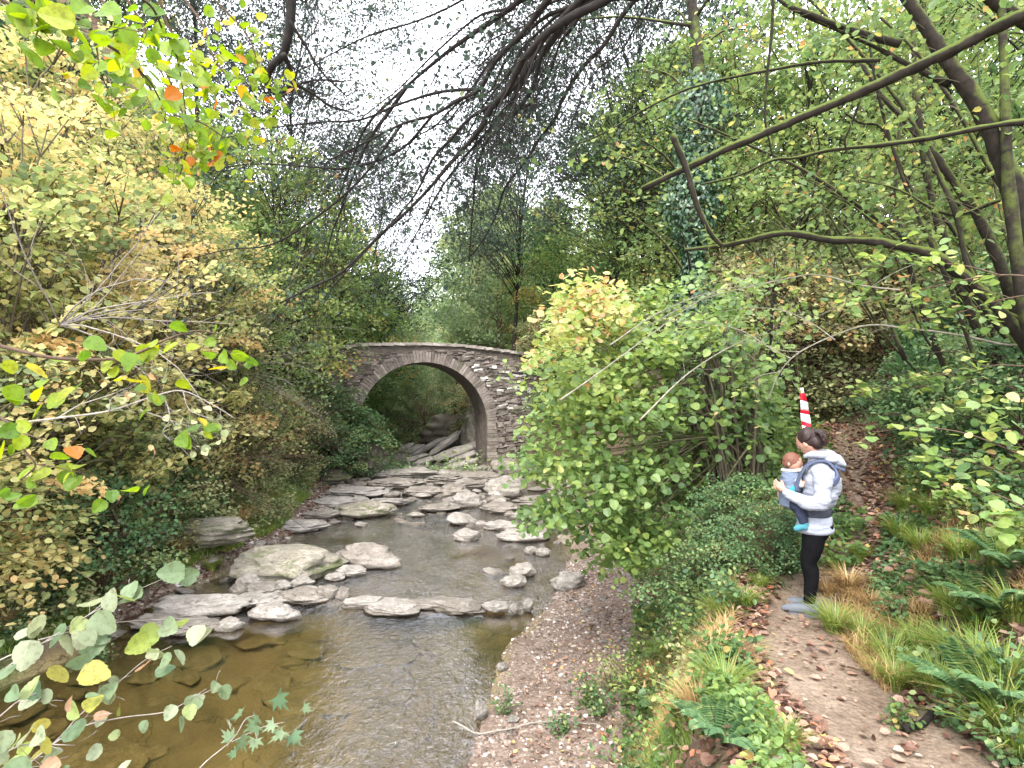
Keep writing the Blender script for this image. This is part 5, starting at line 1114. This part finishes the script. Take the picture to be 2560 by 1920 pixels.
# ---------------------------------------------------------------- striped tape hanging from a branch
def flat_mat(name, c, rough=.6, nz=0, spec=.3):
    m, t, out = new_mat(name)
    col = c
    if nz: col = mixc(t, noise(t, nz, 5, .6), tuple(x*.75 for x in c), tuple(min(1, x*1.12) for x in c))
    principled(t, out, col, rough, bump(t, noise(t, nz*2 or 40, 4), .35, .01), spec=spec); return m
M['tapew'] = flat_mat('tape_white', (.80, .82, .80), .35); M['taper'] = flat_mat('tape_red', (.62, .015, .035), .35)
Yt = 6.6; tb_ = P(802, 392, Yt); root = empty('barrier_tape', tuple(tb_), 0, 'red and white striped barrier tape hanging above the person', 'tape')
row = [(390, 799, 803.5), (400, 800.5, 807), (408, 800.6, 808.6), (416, 800.5, 809.8), (424, 801.5, 811), (433, 803.5, 811)]
def tape_strip(name, v0, v1, slant0, slant1, m):
    V = []; ns = 5
    for k, vv in enumerate(np.linspace(0, 1, 5)):
        for j in range(ns):
            s = j/(ns-1); v = (v0+slant0*s)*(1-vv)+(v1+slant1*s)*vv; u0 = I(v, [r[0] for r in row], [r[1] for r in row]); u1 = I(v, [r[0] for r in row], [r[2] for r in row])
            u = u0+(u1-u0)*s; V.append(P(u, v, Yt+.03*math.sin(s*3+v*.12))-tb_)
    V = np.array(V); Q = [(k*ns+j, k*ns+j+1, (k+1)*ns+j+1, (k+1)*ns+j) for k in range(4) for j in range(ns-1)]
    o = link(name, mesh_np(name, V, quads=np.array(Q), smooth=True), root, M[m]); md = o.modifiers.new('thick', 'SOLIDIFY'); md.thickness = .0015
tape_strip('white_stripe', 388, 393, 0, 0, 'tapew'); tape_strip('red_stripe', 393, 400, 0, 2, 'taper'); tape_strip('white_stripe', 400, 409.5, 2, 1.5, 'tapew'); tape_strip('red_stripe', 409.5, 413, 1.5, 2, 'taper'); tape_strip('white_stripe', 413, 421, 2, 3, 'tapew'); tape_strip('red_stripe', 421, 425, 3, 3.5, 'taper'); tape_strip('white_stripe', 425, 433, 3.5, 0, 'tapew')
T = Tubes(); T.add([P(801, 388, Yt)-tb_, P(798, 372, Yt)-tb_, P(796, 345, Yt)-tb_], .004, 5); T.build('string', M['twig'], root)
# ---------------------------------------------------------------- people
def ell(c, r, rot=None, sub=3):
    bm = bmesh.new(); bmesh.ops.create_icosphere(bm, subdivisions=sub, radius=1); V = np.array([v.co[:] for v in bm.verts])*np.array(r); Fc = [[v.index for v in f.verts] for f in bm.faces]; bm.free()
    if rot is not None: V = V@np.array(Matrix.Rotation(rot[0], 3, rot[1]).transposed())
    return V+np.array(c), Fc
def limb(pts, rad, n=14, sm=6):
    pts = catmull(pts, sm); r = np.interp(np.linspace(0, 1, len(pts)), np.linspace(0, 1, len(rad)), rad); T = Tubes(); T.add(pts, r, n)
    V = np.concatenate(T.V); Fc = [list(q[:3]) if q[2] == q[3] else list(q) for q in np.concatenate(T.Q)]; return V, Fc
def torso(sec, n=28):
    "sections (z, f centre, half depth, half width)"
    sec = np.array(sec); zz = np.linspace(0, 1, len(sec)); s = catmull(sec, 5); V = []; a = np.arange(n)/n*2*math.pi
    for z, c, hd, hw in s: V += [(c+hd*math.cos(t)*abs(math.cos(t))**-.12 if abs(math.cos(t)) > 1e-3 else c, hw*math.sin(t), z) for t in a]
    Fc = [[i*n+j, i*n+(j+1) % n, (i+1)*n+(j+1) % n, (i+1)*n+j] for i in range(len(s)-1) for j in range(n)]
    Fc += [list(range(n))[::-1], [(len(s)-1)*n+j for j in range(n)]]; return np.array(V), Fc
def fuse(name, parts, voxel, it, m, parent, disp=None):
    V = []; Fc = []; k = 0
    for v, f in parts: V += [tuple(x) for x in v]; Fc += [[int(i)+k for i in q] for q in f]; k += len(v)
    me = bpy.data.meshes.new(name); me.from_pydata(V, [], Fc); o = bpy.data.objects.new(name+'_tmp', me); COL.objects.link(o)
    bm = bmesh.new(); bm.from_mesh(me); bmesh.ops.recalc_face_normals(bm, faces=bm.faces); bm.to_mesh(me); bm.free()
    rm = o.modifiers.new('r', 'REMESH'); rm.mode = 'VOXEL'; rm.voxel_size = voxel; rm.use_smooth_shade = True
    sm = o.modifiers.new('s', 'SMOOTH'); sm.iterations = it; sm.factor = .5
    dg = bpy.context.evaluated_depsgraph_get(); dg.update(); me2 = bpy.data.meshes.new_from_object(o.evaluated_get(dg)); me2.name = name
    bpy.data.objects.remove(o); bpy.data.meshes.remove(me)
    if disp:
        amp, sc, sd_ = disp; n = len(me2.vertices); co = np.zeros(n*3, np.float32); me2.vertices.foreach_get('co', co); co = co.reshape(-1, 3); nr = np.zeros(n*3, np.float32); me2.vertices.foreach_get('normal', nr); nr = nr.reshape(-1, 3)
        q = co*np.array(sc); co += nr*(amp*fbm(q, sd_, 3))[:, None]; me2.vertices.foreach_set('co', co.ravel()); me2.update()
    me2.materials.clear(); return link(name, me2, parent, m)
def skin_mat(name, c):
    m, t, out = new_mat(name); p = principled(t, out, mixc(t, noise(t, 30, 3), c, tuple(min(1, x*1.1) for x in c)), .55, spec=.35); p.inputs['Subsurface Weight'].default_value = .12; p.inputs['Subsurface Radius'].default_value = (.02, .008, .004); return m
M['skin'] = skin_mat('skin', (.40, .22, .16))
M['hair'] = flat_mat('hair_brown', (.022, .010, .008), .5, 90, .4); M['babyhair'] = flat_mat('hair_reddish', (.15, .06, .04), .55, 60, .3)
M['hoodie'] = flat_mat('cotton_pale_grey', (.30, .32, .375), .85, 50, .1); M['black'] = flat_mat('leggings_black', (.004, .004, .005), .8, 60, .1)
M['carrier'] = flat_mat('carrier_grey_blue', (.13, .16, .22), .85, 45, .1); M['strap'] = flat_mat('strap_dark_blue', (.075, .09, .14), .85, 45, .1); M['belt'] = flat_mat('belt_charcoal', (.05, .055, .07), .85, 45, .1)
M['teal_cloth'] = flat_mat('cloth_teal', (.03, .30, .38), .8, 45, .1); M['navy'] = flat_mat('trousers_navy', (.03, .035, .06), .85, 45, .1)
M['shoe'] = flat_mat('shoe_grey', (.12, .13, .155), .7, 80, .2); M['sole'] = flat_mat('sole_light', (.09, .095, .11), .7, 50, .2); M['lace'] = flat_mat('lace_pale', (.35, .37, .40), .7); M['babyshoe'] = flat_mat('child_shoe_teal', (.05, .20, .25), .7, 60, .2); M['collar'] = flat_mat('cloth_cream', (.60, .55, .48), .85, 40, .1)
pX, pY = 2.65, 5.0; pz = gz(pX, pY)+.005; PR = math.radians(150)
person = empty('person', (pX, pY, pz), PR, 'adult in pale grey hoodie and black leggings carrying a child on the path', 'person')
def hand(w, d, up, side, r=.0078):
    "w wrist, d direction of the fingers, up = back of the hand, side = towards the thumb"
    w, d, up, side = map(np.array, (w, d, up, side)); parts = []
    pm = w+d*.045; parts.append(limb([w-d*.03, w, w+d*.03, w+d*.075], [.023, .024, .030, .024], 12, 3))
    for k, (o, L) in enumerate([(.030, .070), (.010, .080), (-.010, .074), (-.029, .058)]):
        b = w+d*.070+side*o; j1 = b+d*L*.45-up*.008; j2 = j1+d*L*.28-up*.016; e = j2+d*L*.12-up*.024
        parts.append(limb([b-d*.02, b, j1, j2, e], [.0095, .009, .0085, .008, .007], 10, 3))
    tb2 = w+d*.02+side*.024; parts.append(limb([w+d*.01+side*.012, tb2, tb2+side*.022+d*.022, tb2+side*.030+d*.048-up*.012], [.012, .012, .0105, .009], 10, 3))
    return parts
wl = np.array([.185, .155, 1.105]); wr = np.array([.20, -.12, 1.02])
dl_ = np.array([.80, -.42, .42]); dl_ /= np.linalg.norm(dl_); sl_ = np.array([-.35, .15, .92]); sl_ -= dl_*(sl_@dl_); sl_ /= np.linalg.norm(sl_); upl = np.cross(sl_, dl_); upl = upl if upl[1] > 0 else -upl
dr_ = np.array([.5, .8, .1]); dr_ /= np.linalg.norm(dr_); sr_ = np.array([0, 0, 1.]); sr_ -= dr_*(sr_@dr_); sr_ /= np.linalg.norm(sr_); upr = np.cross(dr_, sr_); upr = upr if upr[0] > 0 else -upr
HC = np.array([.005, 0, 1.535]); tilt = .45
def hd(p): # head-local point (forward, left, up) to body space, head bowed
    f, l, z = p; c, s = math.cos(tilt), math.sin(tilt); yw = -.42; f2, l2 = f*math.cos(yw)-l*math.sin(yw), f*math.sin(yw)+l*math.cos(yw); return HC+np.array([f2*c+z*s, l2, z*c-f2*s])
body = [torso([(.80, -.05, .10, .14), (.95, -.045, .09, .125), (1.1, -.075, .10, .14), (1.25, -.095, .10, .155), (1.33, -.09, .08, .13), (1.385, -.075, .055, .065)]),
        limb([(-.075, 0, 1.34), (-.05, 0, 1.42), (-.015, 0, 1.49)], [.055, .05, .05]),
        limb([(-.09, .15, 1.31), (-.10, .22, 1.18), (-.085, .262, 1.04)], [.05, .044, .038]), limb([(-.085, .262, 1.04), (.07, .21, 1.05), wl], [.038, .034, .024]),
        limb([(-.09, -.15, 1.31), (-.10, -.22, 1.18), (-.085, -.262, 1.05)], [.05, .044, .038]), limb([(-.085, -.262, 1.05), (.07, -.22, 1.02), wr], [.038, .034, .024]),
        limb([(-.05, .085, .82), (-.02, .085, .6), (.0, .085, .46), (-.02, .085, .32), (-.005, .085, .08)], [.08, .068, .052, .05, .034]), limb([(-.05, -.085, .82), (-.02, -.085, .6), (.0, -.085, .46), (-.02, -.085, .32), (-.005, -.085, .08)], [.08, .068, .052, .05, .034]),
        ell((.05, .09, .045), (.10, .035, .03)), ell((.05, -.09, .045), (.10, .035, .03))]
hr = (tilt, 'Y')
body += [ell(HC, (.093, .074, .108), hr), ell(hd((.03, 0, -.055)), (.06, .055, .06), hr), limb([hd((.088, 0, .015)), hd((.108, 0, -.02)), hd((.095, 0, -.032))], [.009, .013, .010], 8, 3),
         ell(hd((.088, 0, -.058)), (.012, .024, .007), hr), ell(hd((.075, 0, -.095)), (.02, .025, .018), hr), ell(hd((.085, .03, .002)), (.012, .014, .009), hr), ell(hd((.085, -.03, .002)), (.012, .014, .009), hr), ell(hd((.085, .03, .022)), (.010, .020, .006), hr), ell(hd((.085, -.03, .022)), (.010, .020, .006), hr),
         ell(hd((-.005, .076, -.012)), (.018, .010, .030), hr), ell(hd((-.005, -.076, -.012)), (.018, .010, .030), hr)]
body += hand(wl, dl_, upl, sl_)+hand(wr, dr_, upr, sr_)
fuse('body', body, .0048, 2, M['skin'], person)
hp = [ell(hd((-.018, 0, .022)), (.092, .082, .103), hr), ell(hd((-.06, 0, -.03)), (.055, .068, .07), hr), limb([hd((-.095, 0, .045)), hd((-.132, 0, .03)), hd((-.140, .004, -.03)), hd((-.120, .008, -.085))], [.030, .036, .030, .014], 12, 4), ell(hd((-.105, 0, .05)), (.022, .026, .026), hr)]
for i in range(46):
    a = RNG.random()*6.28; r_ = .012+.022*RNG.random(); s_ = hd((-.10, math.cos(a)*.02, .05+math.sin(a)*.02)); e_ = hd((-.128+math.sin(a)*.02, math.cos(a)*r_*1.5, -.03-.05*RNG.random())); mm = hd((-.15+math.sin(a)*.012, math.cos(a)*r_*1.7, .03)); hp.append(limb([s_, mm, e_], [.006, .006, .002], 6, 3))
for i in range(40):   # strands lying on the skull towards the tie
    a = (i/39-.5)*math.pi*1.5; s_ = hd((.055*math.cos(a*.5), .080*math.sin(a*.66), .06*math.cos(a*.7)+.02)); m_ = hd((-.05, .085*math.sin(a*.75), .10*math.cos(a*.66)+.02)); hp.append(limb([s_, m_, hd((-.105, 0, .05))], [.004, .006, .006], 6, 4))
fuse('hair', hp, .0045, 1, M['hair'], person, (.002, (90, 90, 20), 3))
hood = [torso([(.755, -.045, .150, .186), (.80, -.048, .152, .188), (.86, -.045, .138, .172), (.915, -.042, .115, .150), (.96, -.055, .128, .165), (1.06, -.085, .150, .188), (1.18, -.105, .152, .203), (1.28, -.10, .130, .195), (1.345, -.088, .095, .14), (1.395, -.07, .066, .075)]),
        limb([(-.09, .14, 1.305), (-.115, .215, 1.20), (-.105, .275, 1.04)], [.074, .070, .064]), limb([(-.105, .275, 1.035), (-.01, .25, 1.025), (.10, .20, 1.055), wl-dl_*.01], [.064, .062, .053, .038]), ell((-.105, .275, 1.035), (.066, .064, .066)),
        limb([(-.09, -.14, 1.305), (-.115, -.215, 1.20), (-.105, -.27, 1.05)], [.074, .070, .064]), limb([(-.105, -.27, 1.05), (.05, -.23, 1.02), wr-dr_*.01], [.064, .058, .038]), ell((-.105, -.27, 1.05), (.066, .064, .066))]
fuse('hoodie', hood, .0065, 2, M['hoodie'], person, (.013, (6, 6, 15), 12))
T_ = limb([(.035, .075, 1.40), (-.02, .10, 1.425), (-.11, .09, 1.425), (-.17, .0, 1.42), (-.11, -.09, 1.425), (-.02, -.10, 1.425), (.035, -.075, 1.40)], [.018, .030, .038, .045, .038, .030, .018], 12, 5)
fuse('hood', [T_, ell((-.17, .0, 1.385), (.085, .12, .045)), limb([(-.14, .02, 1.40), (-.22, .03, 1.375), (-.285, .03, 1.335)], [.07, .055, .012], 12, 4)], .006, 3, M['hoodie'], person, (.004, (10, 10, 10), 9))
fuse('hem_band', [torso([(.735, -.045, .140, .175), (.75, -.045, .154, .190), (.775, -.046, .155, .191), (.785, -.046, .14, .175)])], .006, 1, M['hoodie'], person)
leg = [torso([(.93, -.045, .10, .14), (.86, -.055, .118, .158), (.80, -.066, .128, .168), (.74, -.06, .120, .165), (.70, -.045, .09, .15)][::-1])]
for s_ in (-1, 1): leg.append(limb([(-.050, s_*.080, .80), (-.032, s_*.082, .62), (.0, s_*.084, .47), (-.022, s_*.085, .33), (-.005, s_*.086, .12)], [.098, .088, .064, .060, .046])); leg.append(ell((-.078, s_*.070, .74), (.080, .080, .085)))
fuse('leggings', leg, .007, 2, M['black'], person, (.004, (14, 14, 9), 5))
for s_ in (-1, 1):
    fuse('shoe', [limb([(-.075, s_*.09, .060), (-.01, s_*.09, .066), (.07, s_*.092, .058), (.16, s_*.095, .044), (.21, s_*.095, .036)], [.040, .048, .046, .042, .026], 14, 4), limb([(-.02, s_*.088, .06), (-.012, s_*.087, .12)], [.044, .047], 14, 2)], .005, 2, M['shoe'], person)
    fuse('sole', [limb([(-.075, s_*.09, .012), (0, s_*.09, .012), (.1, s_*.094, .012), (.215, s_*.096, .018)], [.036, .042, .048, .030], 12, 4)], .006, 1, M['sole'], person).scale = (1.05, 1, .62)
    T = Tubes()
    for k in range(5): x0 = .02+k*.022; T.add(catmull([(x0, s_*.09-.028, .078-k*.005), (x0+.006, s_*.09, .098-k*.008), (x0, s_*.09+.028, .078-k*.005)], 4), .0028, 5)
    T.build('laces', M['lace'], person)
# child carried on the front
child = empty('person', (pX+.052, pY-.03, pz), PR, 'small reddish haired child sitting in the carrier on the adult\'s front', 'child')
def off(p): return p
CH = np.array([.185, .02, 1.345])
cb = [ell(CH, (.075, .066, .078)), ell(CH+[-.02, 0, -.05], (.045, .045, .04)), ell(CH+[.03, .065, -.015], (.012, .008, .018)), ell(CH+[-.072, 0, -.012], (.010, .010, .012)), ell(CH+[-.066, 0, -.035], (.008, .016, .006)), ell(CH+[-.060, .022, .008], (.010, .010, .008)), ell(CH+[-.060, -.022, .008], (.010, .010, .008)),
      limb([(.18, .0, 1.30), (.175, .0, 1.22), (.18, 0, 1.05), (.17, 0, .98)], [.04, .07, .078, .085]),
      limb([(.17, .06, .99), (.155, .14, .97), (.125, .17, .96)], [.05, .045, .038]), limb([(.125, .17, .96), (.10, .178, .88), (.085, .18, .815)], [.038, .032, .026]), ell((.105, .182, .79), (.05, .022, .018)),
      limb([(.17, -.06, .99), (.155, -.14, .97), (.125, -.17, .96)], [.05, .045, .038]), limb([(.125, -.17, .96), (.10, -.178, .88), (.085, -.18, .815)], [.038, .032, .026]), ell((.105, -.182, .79), (.05, .022, .018))]
for s_ in (-1, 1):
    cb.append(limb([(.17, s_*.07, 1.22), (.12, s_*.10, 1.16), (.06, s_*.10, 1.20)], [.03, .026, .016], 10, 4))
    for k in range(4): cb.append(limb([(.062, s_*.10+(k-1.5)*.009, 1.20), (.045, s_*.10+(k-1.5)*.010, 1.213), (.033, s_*.10+(k-1.5)*.010, 1.208)], [.0065, .006, .0055], 8, 2))
    cb.append(limb([(.065, s_*.085, 1.205), (.052, s_*.072, 1.215)], [.0065, .006], 8, 2))
fuse('body', cb, .005, 2, M['skin'], child)
fuse('hair', [ell(CH+[.010, 0, .012], (.077, .072, .076)), ell(CH+[.03, 0, -.012], (.06, .066, .05))], .005, 2, M['babyhair'], child, (.003, (50, 50, 50), 4))
for s_ in (-1, 1):
    fuse('trouser_leg', [limb([(.175, s_*.05, 1.0), (.155, s_*.135, .975), (.128, s_*.172, .955), (.105, s_*.182, .89), (.09, s_*.184, .835)], [.06, .056, .048, .042, .036])], .006, 2, M['navy'], child, (.004, (20, 20, 20), 3))
    fuse('child_shoe', [limb([(.06, s_*.186, .80), (.10, s_*.186, .805), (.145, s_*.19, .785), (.165, s_*.19, .772)], [.026, .032, .028, .018], 12, 4), ell((.085, s_*.185, .825), (.032, .030, .03))], .005, 2, M['babyshoe'], child)
fuse('shirt', [limb([(.175, 0, 1.285), (.175, 0, 1.24)], [.06, .075], 16, 3)]+[limb([(.175, s_*.05, 1.235), (.13, s_*.098, 1.165), (.10, s_*.105, 1.17)], [.045, .036, .030], 12, 4) for s_ in (-1, 1)], .006, 2, M['collar'], child)
# carrier
car = empty('baby_carrier', (pX, pY, pz), PR, 'grey blue soft child carrier with dark shoulder straps and waist belt worn by the adult', 'child carrier')
fuse('panel', [torso([(.93, .115, .075, .10), (.97, .135, .10, .15), (1.05, .145, .10, .14), (1.15, .14, .098, .125), (1.24, .13, .092, .115), (1.285, .125, .082, .10)])], .006, 2, M['carrier'], car, (.008, (14, 14, 26), 8))
fuse('collar_roll', [limb([(.04, .085, 1.285), (.13, .10, 1.275), (.202, .05, 1.27), (.21, 0, 1.27), (.202, -.05, 1.27), (.13, -.10, 1.275), (.04, -.085, 1.285)], [.014]*7, 10, 4)], .005, 1, M['collar'], car)
fuse('side_pouch', [ell((.12, .12, 1.09), (.035, .022, .055))], .005, 1, M['teal_cloth'], car)
def band(name, pts, nrm, w, th, m):
    pts = catmull(pts, 6); nrm = np.array([interp_path(np.array(nrm, float), s) for s in np.linspace(0, 1, len(pts))]); d = np.gradient(pts, axis=0); V = []; Fc = []
    for p, n_, t_ in zip(pts, nrm, d):
        n_ = n_/np.linalg.norm(n_); s = np.cross(t_, n_); s /= np.linalg.norm(s)+1e-9
        V += [p+s*w+n_*0, p+s*w*.8+n_*th, p-s*w*.8+n_*th, p-s*w]
    for i in range(len(pts)-1):
        for j in range(4): a = i*4+j; b = i*4+(j+1) % 4; Fc.append([a, b, b+4, a+4])
    Fc += [[3, 2, 1, 0], [len(V)-4+j for j in range(4)]]
    return fuse(name, [(np.array(V), Fc)], .005, 2, m, car)
for s_ in (-1, 1):
    band('shoulder_strap', [(.10, s_*.12, 1.10), (.065, s_*.128, 1.22), (.02, s_*.13, 1.31), (-.06, s_*.12, 1.362), (-.14, s_*.115, 1.362), (-.20, s_*.12, 1.30), (-.215, s_*.15, 1.24), (-.175, s_*.195, 1.19)], [(.6, s_*.6, .3), (.3, s_*.3, .9), (.1, s_*.2, 1), (0, s_*.1, 1), (-.5, 0, .9), (-1, 0, .3), (-1, s_*.4, 0), (-.7, s_*.8, -.2)], .030, .020, M['strap'])
band('back_strap', [(-.20, .13, 1.335), (-.262, .05, 1.30), (-.268, 0, 1.295), (-.262, -.05, 1.30), (-.20, -.13, 1.335)], [(-1, .3, .2), (-1, .1, .1), (-1, 0, .1), (-1, -.1, .1), (-1, -.3, .2)], .018, .012, M['strap'])
ang = np.linspace(0, 2*math.pi, 25); V, Fc = torso([(.885, -.040, .135, .172), (.90, -.041, .140, .175), (.93, -.043, .140, .175), (.945, -.045, .135, .172)]); fuse('waist_belt', [(V, Fc)], .006, 1, M['belt'], car)
band('loose_strap', [(-.17, -.10, .93), (-.215, -.11, .88), (-.225, -.11, .80)], [(-1, 0, 0)]*3, .014, .006, M['belt'])
